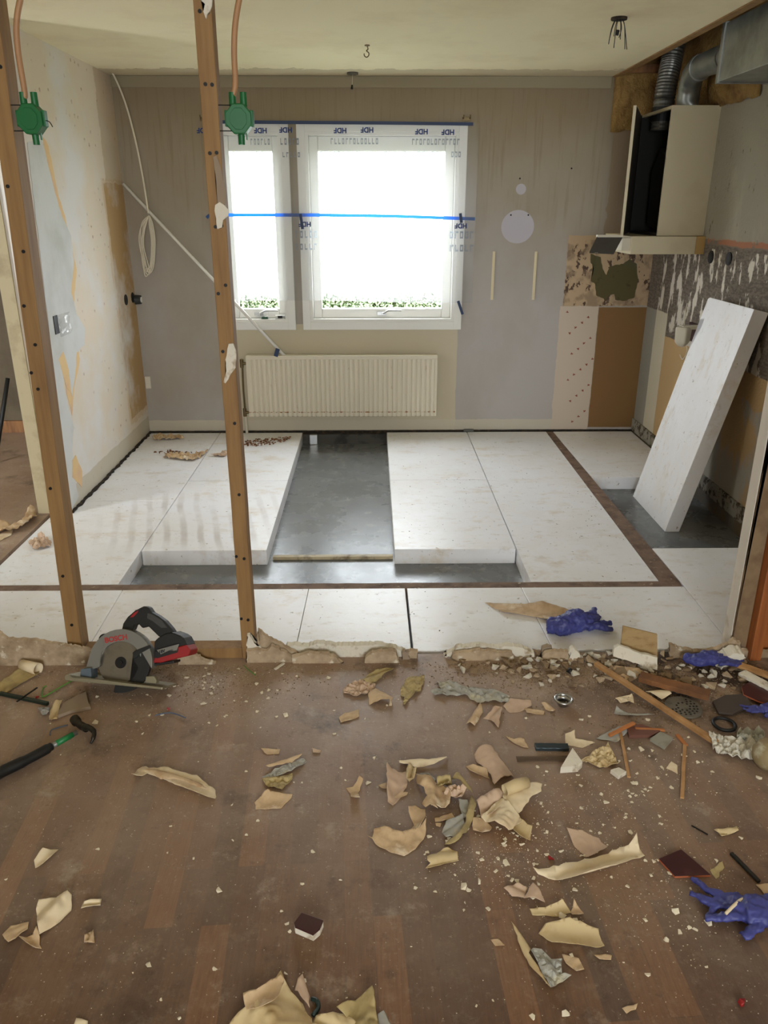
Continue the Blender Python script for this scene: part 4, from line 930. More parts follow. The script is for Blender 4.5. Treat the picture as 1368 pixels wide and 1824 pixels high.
S_('C', [(165,620),(215,635),(225,595),(290,585),(400,610),(500,585),(545,550),(540,620),(480,700),(410,740),(330,720),(260,690),(215,640)], 'tan', 'curl1', .035, 'big tan boat-shaped curl at the lower left of the heap', ang=5)
S_('C', [(435,485),(480,445),(540,475),(540,550),(500,590),(405,610),(470,560)], 'tan', 'curl', .03, 'tan curl standing above the boat-shaped curl')
S_('C', [(550,775),(680,710),(735,740),(740,790),(570,835),(540,840),(570,810),(550,800)], 'yellow', 'fold', .012, 'yellowish ribbed scrap below the heap')
S_('C', [(595,530),(700,500),(720,530),(690,545),(600,555)], 'tan', 'flat', .01, 'narrow tan scrap in the middle of the heap, above the grey creased leaf')
S_('C', [(600,560),(640,560),(630,585),(605,580)], 'tan', 'flat', .008, 'tiny tan chip of paper left of the grey creased leaf')
S_('C', [(785,215),(830,210),(915,240),(930,290),(810,250)], 'tan', 'curl', .012, 'tan strip sticking out left of the smooth square sheet')
S_('C', [(835,140),(862,120),(940,102),(1015,190),(1080,270),(960,330),(915,240),(860,190)], 'pink', 'arch', .022, 'smooth square pinkish sheet upper right of the heap', z0=.004)
S_('C', [(850,420),(940,360),(1010,390),(1040,440),(950,520),(880,530)], 'pink', 'fold', .03, 'pinkish folded sheet left of the rolled cream sheet')
S_('C', [(1015,350),(1040,340),(1190,330),(1250,340),(1245,380),(1190,410),(1110,500),(1040,480),(1010,420)], 'cream', 'arch', .02, 'wide cream sheet with a rolled top edge, right of the heap', z0=.006)
bm = B(); A_, B2 = on_z(*cp('C', [(1022,368)])[0], .035), on_z(*cp('C', [(1160,320)])[0], .035); tube(bm, [A_, A_.lerp(B2, .5)+Vector((0, 0, .003)), B2], [.016, .018, .015], 14, caps=False)
tag(obj('wallpaper_roll', bm, PAP['yellow'], smooth=True, solid=.001), 'yellowish paper roll along the top of the wide cream sheet', 'wallpaper scrap')
S_('C', [(880,530),(1000,395),(1060,460),(1110,500),(1130,540),(1050,600),(930,555)], 'cream', 'fold', .024, 'large cream sheet with a crease at the right of the heap', z0=.012)
S_('C', [(1035,530),(1110,540),(1190,600),(1180,660),(1090,640),(1060,590)], 'yellow', 'curl', .02, 'yellowish scrap with a dark spot at the right tip of the heap')
S_('C', [(830,540),(880,530),(950,590),(930,620),(830,615)], 'tan', 'fold', .014, 'small tan scrap under the left of the creased cream sheet')
S_('C', [(1025,38),(1080,50),(1140,50),(1168,105),(1120,95),(1070,70)], 'tan', 'flat', .01, 'tan pointed scrap left of the dark metal channel')
S_('D', [(400,105),(480,98),(560,130),(598,190),(500,225),(440,170)], 'pink', 'bow', .02, 'pinkish half-round scrap behind the banana-shaped strip')
S_('D', [(240,285),(340,265),(560,215),(700,170),(735,140),(780,205),(720,235),(620,295),(520,325),(400,328),(345,320)], 'cream', 'curl', .04, 'big banana-shaped cream strip at lower right')
S_('D', [(100,380),(170,360),(215,385),(200,430),(140,415)], 'pink', 'fold', .012, 'left half of a broken pinkish pair below the banana-shaped strip')
S_('D', [(195,440),(240,360),(275,400),(300,440)], 'pink', 'arch', .016, 'right half of a broken pinkish pair, with a white edge')
S_('D', [(225,475),(300,470),(380,448),(425,490),(360,507),(240,500)], 'yellow', 'curl1', .018, 'narrow yellowish strip above the big yellow leaf')
S_('D', [(420,490),(435,440),(485,500),(430,505)], 'tan', 'bow', .014, 'small upright tan triangle at the end of the narrow yellowish strip')
S_('D', [(268,590),(300,550),(415,535),(555,575),(560,595),(585,650),(540,672),(460,650),(380,640),(330,640)], 'yellow', 'curl', .018, 'big yellow leaf-shaped scrap at lower right')
S_('D', [(135,548),(170,590),(230,665),(220,700),(325,860),(300,840),(240,770),(200,705)], 'yellow', 'arch', .012, 'long thin yellow strip pointing down to the bottom edge')
S_('D', [(230,670),(280,675),(330,720),(380,725),(380,790),(425,800),(325,862),(290,800)], 'grey', 'crumple', .014, 'greenish grey torn sheet beside the long thin yellow strip', z0=.003)
S_('D', [(380,695),(460,715),(487,770),(450,777),(400,740)], 'tan', 'flat', .01, 'small tan scrap right of the greenish grey torn sheet')
S_('D', [(37,625),(75,620),(105,655),(60,655)], 'tan', 'flat', .008, 'small oval tan scrap left of the long thin yellow strip')
S_('D', [(530,700),(620,700),(615,725),(560,722)], 'tan', 'flat', .006, 'dusty flat scrap just below the big yellow leaf')
S_('D', [(1108,100),(1220,80),(1228,105),(1180,120),(1145,140)], 'yellow', 'fold', .01, 'crown-shaped yellowish scrap above the reddish brown tile')
S_('D', [(1310,362),(1380,355),(1380,420),(1360,415)], 'tan', 'flat', .012, 'tan scrap at the right edge of the photo above the lowest purple glove')
S_('D', [(668,955),(745,930),(735,960),(690,980)], 'tan', 'flat', .006, 'faint tan scrap near the bottom edge, right part of the floor')
S_('D', [(1090,290),(1150,250),(1160,280),(1120,335)], 'olive', 'flat', .008, 'greenish scrap touching the reddish brown tile')
S_('D', [(1150,440),(1165,410),(1200,410),(1185,430)], 'tan', 'flat', .01, 'tiny tan scrap above the lowest purple glove')
S_('E', [(165,250),(210,200),(245,190),(285,190),(250,235),(240,255),(170,280)], 'cream', 'curl', .02, 'small curled cream scrap at the far left of the floor')
S_('E', [(175,490),(190,450),(330,405),(350,425),(345,485),(290,540),(190,610),(180,540)], 'cream', 'fold', .022, 'large cream leaf with a slit at lower left')
S_('E', [(10,610),(50,565),(140,550),(135,590),(40,650)], 'tan', 'flat', .014, 'ragged tan scrap nearest the left edge of the photo')
S_('E', [(95,640),(180,585),(200,670),(130,655)], 'tan', 'curl', .02, 'tan curled triangle below the large cream leaf')
S_('E', [(395,490),(410,460),(495,440),(490,475),(460,480)], 'cream', 'fold', .014, 'small white-edged bow of paper right of the large cream leaf')
S_('E', [(410,650),(412,620),(455,590),(460,650)], 'tan', 'fold', .012, 'tiny upright scrap below the small bow of paper')
S_('E', [(355,1060),(370,1015),(428,1030),(425,1060)], 'cream', 'flat', .01, 'cream scrap cut by the bottom edge, left of the big folded sheet')
S_('F', [(60,730),(90,690),(160,650),(145,580),(330,475),(400,570),(480,680),(480,760),(60,760)], 'yellow', 'fold', .03, 'biggest folded yellow sheet at the bottom edge')
S_('F', [(145,580),(330,475),(345,500),(300,620),(160,640)], 'tan', 'curl', .02, 'tan flap lying over the biggest folded yellow sheet', z0=.022)
S_('F', [(395,545),(435,485),(470,600),(470,660)], 'pink', 'arch', .02, 'narrow pinkish shard between the two bottom sheets')
S_('F', [(480,722),(500,680),(640,665),(680,700),(740,760),(480,770)], 'yellow', 'fold', .02, 'low ragged yellow sheet at the bottom edge, centre')
S_('F', [(600,640),(720,575),(775,540),(790,620),(810,770),(700,760),(660,690)], 'olive', 'fold', .025, 'yellow-green pointed sheet at the bottom edge', z0=.004)
S_('F', [(800,665),(830,645),(870,722),(880,770),(815,770)], 'grey', 'flat', .014, 'pale grey corner right of the yellow-green pointed sheet')
S_('G', [(110,705),(205,712),(220,755),(160,740)], 'tan', 'fold', .009, 'tan wedge of paper beside the square pinkish sheet')  if False else None
S_('G', [(395,690),(440,685),(445,710),(540,730),(480,750),(400,735)], 'cream', 'curl1', .016, 'cream strip right of the dark metal channel')
S_('G', [(540,710),(650,655),(720,660),(640,730)], 'grey', 'flat', .01, 'grey paper sheet under the two short orange sticks')
S_('G', [(470,810),(560,760),(600,740),(655,830),(560,850)], 'yellow', 'crumple', .02, 'yellow-brown fluffy scrap below the two short orange sticks')
S_('G', [(880,855),(905,820),(935,840),(935,880)], 'cream', 'flat', .008, 'small cream scrap left of the lone thin stick')
S_('G', [(780,500),(850,480),(890,490),(905,505),(860,520)], 'cream', 'arch', .014, 'pale scrap behind the round drain grate')
S_('G', [(635,520),(715,503),(725,540),(660,540)], 'cream', 'crumple', .01, 'ragged pale scrap left of the long moulding')
S_('G', [(630,590),(640,565),(700,585),(830,590),(700,603)], 'grey', 'curl', .016, 'long grey-tan sheet edge under the long moulding')
S_('G', [(610,375),(640,360),(770,390),(740,420),(690,445)], 'tan', 'flat', .018, 'smooth tan scrap between the moulding and the brown batten')
S_('G', [(10,55),(210,68),(280,65),(450,105),(565,148),(540,158),(385,158),(240,130),(100,110)], 'tan', 'curl', .02, 'long tan paper strip lying on the foam behind the purple glove', z0=zf+.002)
S_('P', [(290,812),(300,806),(338,808),(360,803),(372,800),(358,812),(345,818),(320,816)], 'tan', 'crumple', .03, 'torn tan paper heap on the foam by the left wall', z0=zf+.002)
S_('P', [(375,810),(390,806),(402,800),(408,806),(398,812)], 'pink', 'crumple', .02, 'small torn paper on the foam just left of the right stud', z0=zf+.002)
S_('P', [(270,776),(285,773),(320,774),(328,779),(300,781),(275,782)], 'tan', 'crumple', .03, 'torn paper lying in the far left corner on the foam', z0=zf+.002)
S_('P', [(50,966),(64,958),(72,950),(92,964),(88,972),(60,976)], 'pink', 'crumple', .03, 'crumpled paper on the foam beside the side room threshold', z0=zf+.002)
S_('P', [(-10,945),(-10,928),(28,930),(60,900),(66,918),(40,938),(10,948)], 'tan', 'fold', .05, 'grey-tan torn sheet on the side room floor', z0=.002)
S_('P', [(-10,955),(24,938),(20,952),(-8,966)], 'cream', 'flat', .01, 'pale scrap on the side room floor at the left edge', z0=.002)
m_rustdirt = M('rusty_sawdust', (128, 84, 52), .95, layers=[('n', (90, 56, 34), 60, .5, .7)])
def heap(px, label, m, h, z0, kind='stuff', cat='dirt', n=60, sz=(.004, .012), name='dirt_heap', flatf=.5, seed=1):
    """loose crumbs filling a pixel outline on the floor: one uncountable object"""
    r = random.Random(seed); poly = [on_z(x, y, z0).to_2d() for x, y in px]; bm = B()
    xs_ = [p.x for p in poly]; ys_ = [p.y for p in poly]; k = 0
    while k < n:
        q = Vector((r.uniform(min(xs_), max(xs_)), r.uniform(min(ys_), max(ys_))))
        if not inside(q, poly): continue
        k += 1; s = r.uniform(*sz); chunk(bm, Vector((q.x, q.y, z0+r.uniform(0, h))), s, r, flatf)
    o = obj(name, bm, m); tag(o, label, cat, kind=kind); return o
def chunk(bm, p, s, r, fl_=.5):
    vs = [Vector((r.uniform(-1, 1), r.uniform(-1, 1), r.uniform(0, fl_))).normalized() for _ in range(7)]
    b0 = len(bm.verts); nv = [bm.verts.new(p+Vector((v.x*s, v.y*s, abs(v.z)*s*1.1))) for v in vs]+[bm.verts.new(p+Vector((v.x*s*.8, v.y*s*.8, 0))) for v in vs[:4]]
    try:
        ret = bmesh.ops.convex_hull(bm, input=nv)
        d = [g for g in ret.get('geom_interior', []) if isinstance(g, bmesh.types.BMVert)]+[g for g in ret.get('geom_unused', []) if isinstance(g, bmesh.types.BMVert)]
        bmesh.ops.delete(bm, geom=list(set(d)), context='VERTS')
    except Exception: pass
heap([(432, 795), (440, 785), (470, 782), (520, 779), (505, 788), (470, 795)], 'rust-brown sawdust on the foam under the radiator valve', m_rustdirt, .006, zf, n=150, seed=2)
heap([(272, 806), (300, 803), (360, 808), (350, 812), (300, 811)], 'brown crumbs along the torn tan paper heap on the foam', m_rustdirt, .004, zf, n=60, seed=3)
# ============================================================ purple gloves
m_glove = M('purple_nitrile', (64, 68, 138), .5, layers=[('n', (50, 54, 116), 12, .45, .7)])
def glove(c, cpx, label, ang, sc, z0, spread=1.0, seed=1, flat=.55):
    (px, py), = cp(c, [cpx]); p = on_z(px, py, z0)
    r = random.Random(seed); bm = B(); a = R(ang); U = Vector((math.cos(a), math.sin(a), 0)); V = Vector((-U.y, U.x, 0)); Zv = Vector((0, 0, 1))
    def P_(u, v, z): return p+U*u*sc+V*v*sc+Zv*(z*sc)
    tube(bm, smooth_path([P_(-.10, .01, .02), P_(-.06, -.012, .026), P_(-.01, .008, .03), P_(.045, 0, .024)], 5), [.030*sc]*4+[.036*sc]*5+[.042*sc]*4+[.028*sc]*3, 12)
    for k in range(4):
        v = -.03+.02*k; L = r.uniform(.05, .085); b = r.uniform(-.03, .03)*spread
        tube(bm, smooth_path([P_(.02, v, .02), P_(.05, v*1.1+b*.3, .024+r.uniform(0, .012)), P_(.05+L*.5, v*1.3+b, .018), P_(.045+L, v*1.4+b*2.2, .010)], 5), [.012*sc]*12+[.009*sc]*4, 8)
    tube(bm, smooth_path([P_(-.02, .03, .02), P_(.01, .055, .025), P_(.04, .075, .012)], 5), .012*sc, 8)
    bmesh.ops.recalc_face_normals(bm, faces=bm.faces)
    for v in bm.verts:
        v.co.z = z0+(v.co.z-z0)*flat+.005
    o = obj('disposable_glove', bm, m_glove)
    md = o.modifiers.new('merge', 'REMESH'); md.mode = 'VOXEL'; md.voxel_size = .0035*sc; md.use_smooth_shade = True
    tx = bpy.data.textures.new('crease', 'CLOUDS'); tx.noise_scale = .018
    d = o.modifiers.new('crease', 'DISPLACE'); d.texture = tx; d.strength = .012*sc; d.mid_level = .5; d.texture_coords = 'LOCAL'
    tx2 = bpy.data.textures.new('crease_fine', 'CLOUDS'); tx2.noise_scale = .007
    d = o.modifiers.new('crease2', 'DISPLACE'); d.texture = tx2; d.strength = .004*sc; d.mid_level = .5; d.texture_coords = 'LOCAL'
    return tag(o, label, 'glove')
glove('G', (455, 195), 'crumpled purple glove lying on the foam at the threshold', 8, 1.22, zf, 1, 3, .9)
glove('G', (1095, 358), 'purple glove spread on the rubble near the door lining', -10, .92, .015, 1.4, 5, .6)
glove('D', (1290, 510), 'lowest purple glove, cut by the right edge of the photo', 170, 1.05, .0, 1.2, 8, .6)
glove('G', (1345, 588), 'small purple glove end at the right edge, above the black ring', 190, .5, .004, 1, 9, .7)
# ============================================================ wood bits
m_mould = M('light_moulding', (186, 142, 94), .55, layers=[('n', (150, 108, 66), 14, .45, .7)])
m_stick = M('orange_stick', (180, 112, 58), .6)
def plank(c, p0, p1, w, hgt, m, label, name='wooden_strip', z0=.001, z1=None, cat='wood strip', bev=.0015, m2=None):
    (a, b), (d, e) = cp(c, [p0, p1]); A = on_z(a, b, z0); Bq = on_z(d, e, z0 if z1 is None else z1)
    t = (Bq-A); L = t.length; t.normalize(); s = Vector((-t.y, t.x, 0)).normalized(); u = t.cross(s); u = u if u.z > 0 else -u
    bm = B(); mt2 = Matrix(((t.x, s.x, u.x, A.x), (t.y, s.y, u.y, A.y), (t.z, s.z, u.z, A.z), (0, 0, 0, 1)))
    n = 10; r = random.Random(int(a+b)); rings = []
    for i in range(n+1):
        q = r.uniform(-.04, .04)*w
        rings.append([bm.verts.new(mt2 @ Vector((L*i/n, y, z))) for y, z in ((-w/2+q, 0), (w/2+q, 0), (w/2+q, hgt), (-w/2+q, hgt))])
    for x, y in zip(rings, rings[1:]):
        for k in range(4): bm.faces.new((x[k], x[(k+1) % 4], y[(k+1) % 4], y[k]))
    bm.faces.new(rings[0][::-1]); bm.faces.new(rings[-1])
    return tag(obj(name, bm, m, bevel=bev), label, cat)
plank('G', (540, 362), (1120, 745), .020, .014, m_mould, 'long light wooden moulding lying diagonally over the debris', z0=.022, z1=.008)
plank('G', (750, 430), (1085, 520), .045, .02, M('brown_batten', (134, 88, 50), .7, layers=[('n', (96, 62, 36), 9, .45, .7)]), 'thick brown wooden batten behind the drain grate', z0=.016)
plank('G', (605, 705), (725, 645), .012, .008, m_stick, 'short orange stick tilted up to the right', z0=.008, z1=.016)
plank('G', (730, 674), (872, 680), .010, .008, m_stick, 'short orange stick lying level beside the tilted one', z0=.006)
plank('G', (660, 690), (700, 905), .010, .006, m_mould, 'thin stick pointing down from the two short orange sticks')
plank('G', (968, 750), (955, 1005), .011, .006, m_mould, 'lone thin stick standing by itself below the long moulding')
plank('G', (1165, 345), (1390, 425), .035, .010, m_mould, 'light board at the right edge beside the purple glove', z0=.02)
plank('G', (1240, 405), (1390, 485), .04, .012, m_gyp, 'whitish board at the right edge in front of the light board', z0=.014)
plank('G', (930, 700), (975, 752), .012, .006, m_stick, 'short brown splinter at the top of the lone thin stick')
plank('B', (300, 255), (345, 225), .010, .005, m_gyp, 'short pale splinter below the tan plasterboard foot')
plank('B', (375, 90), (395, 90), .006, .004, m_screw, 'tiny dark twig on the foam', z0=zf) if False else None
plank('J', (0, 498), (490, 605), .012, .012, M('green_black_rod', (24, 38, 28), .5), 'dark green rod at the left edge near the hammer', name='garden_cane', cat='rod')
plank('J', (170, 575), (380, 430), .006, .004, m_screw, 'thin rusty nail strip crossing the dark green rod', name='nail_strip', z0=.012, cat='nail')
plank('D', (1190, 220), (1325, 358), .010, .008, M('dark_metal_rod', (54, 52, 48), .45, .6), 'dark metal rod pointing to the lowest purple glove', name='metal_rod', cat='rod')
plank('D', (1000, 84), (1080, 128), .004, .003, m_screw, 'thin dark nail above the reddish brown tile', name='nail', cat='nail')
plank('G', (250, 762), (410, 765), .026, .012, M('blue_grey_channel', (66, 76, 80), .35, .6), 'dark blue-grey metal channel lying in the dust', name='metal_channel', cat='metal channel')
bm = B(); A = on_z(*cp('G', [(165, 828)])[0], .001); C_ = on_z(*cp('G', [(440, 800)])[0], .001); box(bm, A.x, C_.x, A.y, C_.y, .001, .004)
tag(obj('plastic_strip', bm, M('smoky_clear_plastic', (110, 90, 72), .25, alpha=.45), bevel=.001), 'smoky see-through plastic strip below the metal channel', 'plastic strip')
# blocks and tiles
def slab(c, pts, z0, h, m, label, name, cat, lean=(0, 0), m_edge=None, bev=.001):
    q = [on_z(x, y, z0).to_2d() for x, y in cp(c, pts)]
    bm = prism(B(), [(v.x, v.y) for v in q], 'z', z0, z0+h)
    c0 = q[0]
    for v in bm.verts: v.co.z += max(0, (v.co.x-min(p.x for p in q))*lean[0]+(v.co.y-min(p.y for p in q))*lean[1])
    o = obj(name, bm, m, bevel=bev); return tag(o, label, cat)
m_tile = M('oxblood_glaze', (66, 34, 36), .3, layers=[('n', (96, 62, 56), 9, .55, .75)])
m_terra = M('terracotta_body', (176, 98, 62), .8)
def tile(c, pts, label, z0=.001, h=.007, body=None):
    q = [on_z(x, y, z0).to_2d() for x, y in cp(c, pts)]
    ctr = sum(q, Vector((0, 0)))/len(q)
    t = thing('ceramic_tile', label, 'tile', (ctr.x, ctr.y, z0))
    obj('tile_body', prism(B(), [(v.x, v.y) for v in q], 'z', z0, z0+h*.75), body or m_terra, t)
    obj('glaze', prism(B(), [(v.x, v.y) for v in q], 'z', z0+h*.75+.0001, z0+h), m_tile, t, bevel=.0006)
tile('D', [(843, 250), (950, 205), (1092, 328), (920, 334)], 'square reddish brown tile with an orange broken edge')
tile('F', [(395, 262), (432, 212), (537, 250), (520, 290), (488, 318), (400, 280)], 'small dark brown tile piece lying alone near the bottom centre', h=.022, body=m_gyp)
tile('G', [(1240, 470), (1290, 445), (1400, 480), (1400, 560), (1330, 545), (1250, 510)], 'dark oxblood tile at the right edge behind the black ring', z0=.01)
slab('G', [(800, 728), (850, 692), (912, 722), (870, 770)], .001, .010, M('grey_stone_tile', (150, 146, 132), .7, layers=[('n', (128, 120, 104), 20, .5, .7)]), 'square light grey tile below the long moulding', 'stone_tile', 'tile')
slab('G', [(685, 660), (760, 660), (850, 690), (800, 712), (700, 715)], .001, .012, M('brick_red_shard', (110, 70, 56), .8), 'reddish brown shard between the orange sticks and the grey tile', 'tile_shard', 'tile shard')
slab('G', [(370, 882), (425, 812), (475, 862), (450, 878)], .001, .022, m_gyp, 'white pyramid-shaped plaster shard below the metal channel', 'plaster_shard', 'plaster piece', lean=(0, .3))
slab('G', [(610, 882), (650, 870), (687, 890), (650, 912)], .001, .014, m_gyp, 'white plaster lump below the thin stick', 'plaster_shard', 'plaster piece')
slab('G', [(1100, 545), (1160, 515), (1250, 510), (1290, 560), (1200, 605), (1130, 600)], .004, .008, M('dark_sheet', (72, 62, 56), .6), 'dark brown crumpled sheet above the black ring', 'dark_sheet', 'sheet')
# upright card leaning over the rubble
q = [on_y(x, y, 2.53) for x, y in cp('G', [(690, 205), (852, 238), (838, 345), (668, 292)])]
bm = prism(B(), [(v.x, v.z) for v in q], 'y', 2.53, 2.538)
for v in bm.verts: v.co.y += (v.co.z-q[2].z)*.35
tag(obj('board_card', bm, M('yellowed_card', (170, 142, 98), .8, layers=[('n', (140, 106, 64), 14, .5, .7, (1, 1, 3))]), bevel=.001), 'yellowed board card leaning upright on the threshold rubble', 'card')
q = [on_y(x, y, 2.50) for x, y in cp('G', [(622, 330), (632, 300), (660, 290), (745, 318), (832, 335), (822, 380), (740, 360)])]
zmn = min(v.z for v in q)
bm = prism(B(), jag([(v.x, v.z-zmn+.002) for v in q], .012, .0015, 4), 'y', 2.47, 2.485)
for v in bm.verts: v.co.y += v.co.z*.5
tag(obj('plasterboard_block', bm, m_gyp), 'white plasterboard block in front of the yellowed card', 'plasterboard piece')
# crumpled fabric-like underlay
S_('G', [(1080,700),(1110,692),(1200,710),(1320,718),(1308,790),(1280,805),(1200,795),(1110,765)], 'cream', 'crumple', .035, 'crumpled whitish underlay sheet at the tip of the long moulding', name='underlay_sheet', cat='sheet', m=M('white_underlay', (206, 200, 186), .9))
S_('G', [(1215,715),(1225,670),(1260,665),(1345,680),(1350,710),(1310,722)], 'grey', 'crumple', .04, 'crumpled grey-white lump behind the underlay sheet', name='underlay_sheet', cat='sheet', m=M('grey_underlay', (176, 174, 160), .9))
# round metal things
(px, py), = cp('G', [(385, 552)]); p = on_z(px, py, 0)
t = thing('strainer_cup', 'small round steel strainer cup on the dusty floor', 'strainer', (p.x, p.y, 0))
obj('rim', tube(B(), [(p.x+.029*math.cos(a/12*math.pi), p.y+.029*math.sin(a/12*math.pi), .022) for a in range(25)], .0045, 8, caps=False), m_steel, t, smooth=True)
obj('cup', tube(B(), [(p.x, p.y, .001), (p.x, p.y, .022)], [.018, .027], 24, caps=False), m_steel, t, smooth=True, solid=.0012)
obj('bottom', cyl(B(), (p.x, p.y, .001), (p.x, p.y, .004), .018, n=20), M('dark_steel', (70, 64, 56), .5, .6), t)
(px, py), = cp('G', [(962, 566)]); p = on_z(px, py, .004)
t = thing('drain_grate', 'round grey perforated drain grate partly under the long moulding', 'drain grate', (p.x, p.y, .002))
obj('plate', cyl(B(), (p.x, p.y, .003), (p.x, p.y, .008), .062, .060, 36), M('worn_zinc', (128, 122, 110), .5, .5, layers=[('n', (92, 86, 76), 20, .5, .7)]), t)
bm = B()
for rr_, n in ((.045, 18), (.034, 14), (.022, 9)):
    for k in range(n):
        an = 2*math.pi*k/n
        if -2.8 < math.atan2(math.sin(an), math.cos(an)) < 1.1 or rr_ < .03: cyl(bm, (p.x+rr_*math.cos(an), p.y+rr_*math.sin(an), .0075), (p.x+rr_*math.cos(an), p.y+rr_*math.sin(an), .0087), .0038, n=8)
obj('holes', bm, m_black, t)
(px, py), = cp('G', [(1158, 646)]); p = on_z(px, py, .008)
tag(obj('rubber_ring', tube(B(), [(p.x+.034*math.cos(a/14*math.pi), p.y+.034*math.sin(a/14*math.pi), .008) for a in range(29)], .006, 8, caps=False), m_black, smooth=True), 'thick black rubber ring at the right, above the underlay sheet', 'ring')
(px, py), = cp('G', [(1360, 830)]); p = on_z(px, py, .01)
t = thing('clay_pot', 'rounded mottled clay pot cut by the right edge of the photo', 'pot', (p.x, p.y, 0))
obj('shell', tube(B(), [(p.x, p.y, .001), (p.x, p.y, .02), (p.x, p.y, .05), (p.x, p.y, .068), (p.x, p.y, .075)], [.03, .042, .046, .036, .034], 24), M('mottled_clay', (150, 132, 96), .7, layers=[('n', (190, 184, 160), 22, .5, .65), ('n', (110, 70, 48), 12, .6, .75)]), t, smooth=True)
(px, py), = cp('G', [(415, 392)]); p = on_z(px, py, .01)
tag(obj('rubber_plug', tube(B(), [(p.x, p.y, .001), (p.x+.01, p.y+.006, .016)], [.014, .011], 12), m_black, smooth=True), 'small black rubber plug left of the long moulding', 'plug')
m_red = M('red_plastic_bit', (150, 24, 24), .5)
for c, q, s, l in (('D', (325, 240), .010, 'dark red plastic bit left of the banana-shaped strip'), ('D', (1250, 940), .014, 'bright red foil bit near the bottom right corner'),
                   ('J', (385, 530), .009, 'dull red bit beside the dark green rod'), ('A', (820, 585), .009, 'small red bit below the circular saw')):
    (px, py), = cp(c, [q]); p = on_z(px, py, .0005); bm = B(); chunk(bm, p, s, random.Random(int(px)), .6); tag(obj('red_bit', bm, m_red), l, 'plastic bit')
m_gwire = M('green_wire', (96, 140, 60), .5)
for pts, m, w, l in (([(900, 340), (420, 320), (360, 345)][1:] and [(1040, 0)], None, 0, None),):
    pass
def cordz(c, pts, r, m, label, z=.004, name='wire', cat='wire'):
    tag(obj(name, tube(B(), smooth_path([on_z(x, y, z+.003*(i % 2)) for i, (x, y) in enumerate(cp(c, pts))], 6), r, 6), m, smooth=True), label, cat)
cordz('J', [(750, 178), (830, 160), (930, 145)], .003, m_gwire, 'green wire lying along the torn board foot left of the saw')
cordz('J', [(750, 345), (600, 430), (450, 515), (425, 500), (440, 430), (470, 410)], .0028, m_gwire, 'green wire bent in a loop left of the saw')
cordz('A', [(755, 615), (790, 605), (840, 602), (905, 625)], .0022, M('blue_grey_wire', (80, 90, 110), .5), 'thin blue-grey wire just below the circular saw')
cordz('J', [(510, 910), (520, 860), (600, 830), (690, 805)], .0022, M('blue_grey_wire', (80, 90, 110), .5), 'thin grey wire left of the hammer head')
cordz('B', [(150, 235), (175, 258), (205, 280)], .0022, m_gwire, 'short green wire just below the right stud foot')
cordz('D', [(1165, 505), (1200, 470), (1235, 440), (1275, 430), (1278, 445)], .004, PAP['cream'], 'cream cord curling over the lowest purple glove', z=.035, name='cord', cat='cord')
cordz('F', [(480, 600), (505, 610), (510, 645), (485, 680)], .005, M('dark_teal_ring', (26, 44, 42), .4), 'dark curved hook between the two bottom sheets', name='hook', cat='hook')
# paper roll at the left, under the board foot
S_('J', [(-60,420),(0,375),(200,240),(300,260),(400,260),(390,290),(180,405),(60,480),(-60,500)], 'olive', 'curl', .01, 'flat grey-tan paper strip with a rolled end, far left')
bm = B(); A_, B2 = on_z(*cp('J', [(222, 190)])[0], .02), on_z(*cp('J', [(390, 238)])[0], .02); tube(bm, [A_, B2], [.018, .022], 16, caps=False)
tag(obj('wallpaper_roll', bm, PAP['cream'], smooth=True, solid=.001), 'cream rolled end of the paper strip at the far left', 'wallpaper scrap')
slab('J', [(600, 690), (660, 600), (740, 560), (880, 490), (900, 600), (925, 650), (720, 690), (590, 740)], .001, .012, m_boardgrey, 'brown plasterboard piece with a pale torn rim under the saw shoe', 'plasterboard_piece', 'plasterboard piece')
S_('J', [(510,640),(560,550),(635,560),(600,640),(580,740),(500,745)], 'yellow', 'fold', .02, 'small yellow fold at the left end of the brown plasterboard piece')
S_('J', [(390,650),(440,620),(500,620),(500,680),(430,700)], 'grey', 'crumple', .018, 'crumpled clear-grey wrapper left of the yellow fold', name='plastic_wrapper', cat='wrapper', m=M('grey_wrapper', (150, 146, 138), .3))
# ============================================================ circular saw
base = on_z(213, 1243, 0)
mppx = None
t = thing('circular_saw', 'cordless circular saw with silver guard and red battery, lying tilted on the floor', 'circular saw', (base.x, base.y, 0), rot=(R(-27), 0, R(-6)))
K = 1/2861.0
def sp(pts): return [((x-530)*K, (945-y)*K) for x, y in pts]
m_sawsilver = M('saw_silver', (128, 126, 120), .4, .3); m_saw_black = M('saw_black', (13, 13, 14), .5); m_sawred = M('saw_red', (150, 22, 26), .45)
m_blade = M('saw_blade', (140, 134, 124), .32, .85, layers=[('n', (100, 94, 84), 6, .5, .7)])
m_shoe = M('saw_shoe', (142, 134, 112), .4, .4)
def sobj(name, pts, y0, y1, m, parent=None, bevel=.002): return obj(name, prism(B(), sp(pts), 'y', y0, y1), m, parent or t, local=True, bevel=bevel)
def arc(cx, cy, r, a0, a1, n=20): return [(cx+r*math.cos(R(a0+(a1-a0)*i/n)), cy-r*math.sin(R(a0+(a1-a0)*i/n))) for i in range(n+1)]
gd = sobj('upper_guard', arc(535, 640, 325, -8, 178)+[(190, 700), (160, 720), (175, 760), (330, 690)]+arc(535, 650, 215, 190, 20, 18)+[(740, 520)], -.012, .03, m_sawsilver, bevel=.003)
bl = obj('blade', prism(B(), [((530-530)*K+.0815*(1 if i % 2 else .975)*math.cos(i*math.pi/48), (945-645)*K+.0815*(1 if i % 2 else .975)*math.sin(i*math.pi/48)) for i in range(96)], 'y', -.002, .000), m_blade, t, local=True)
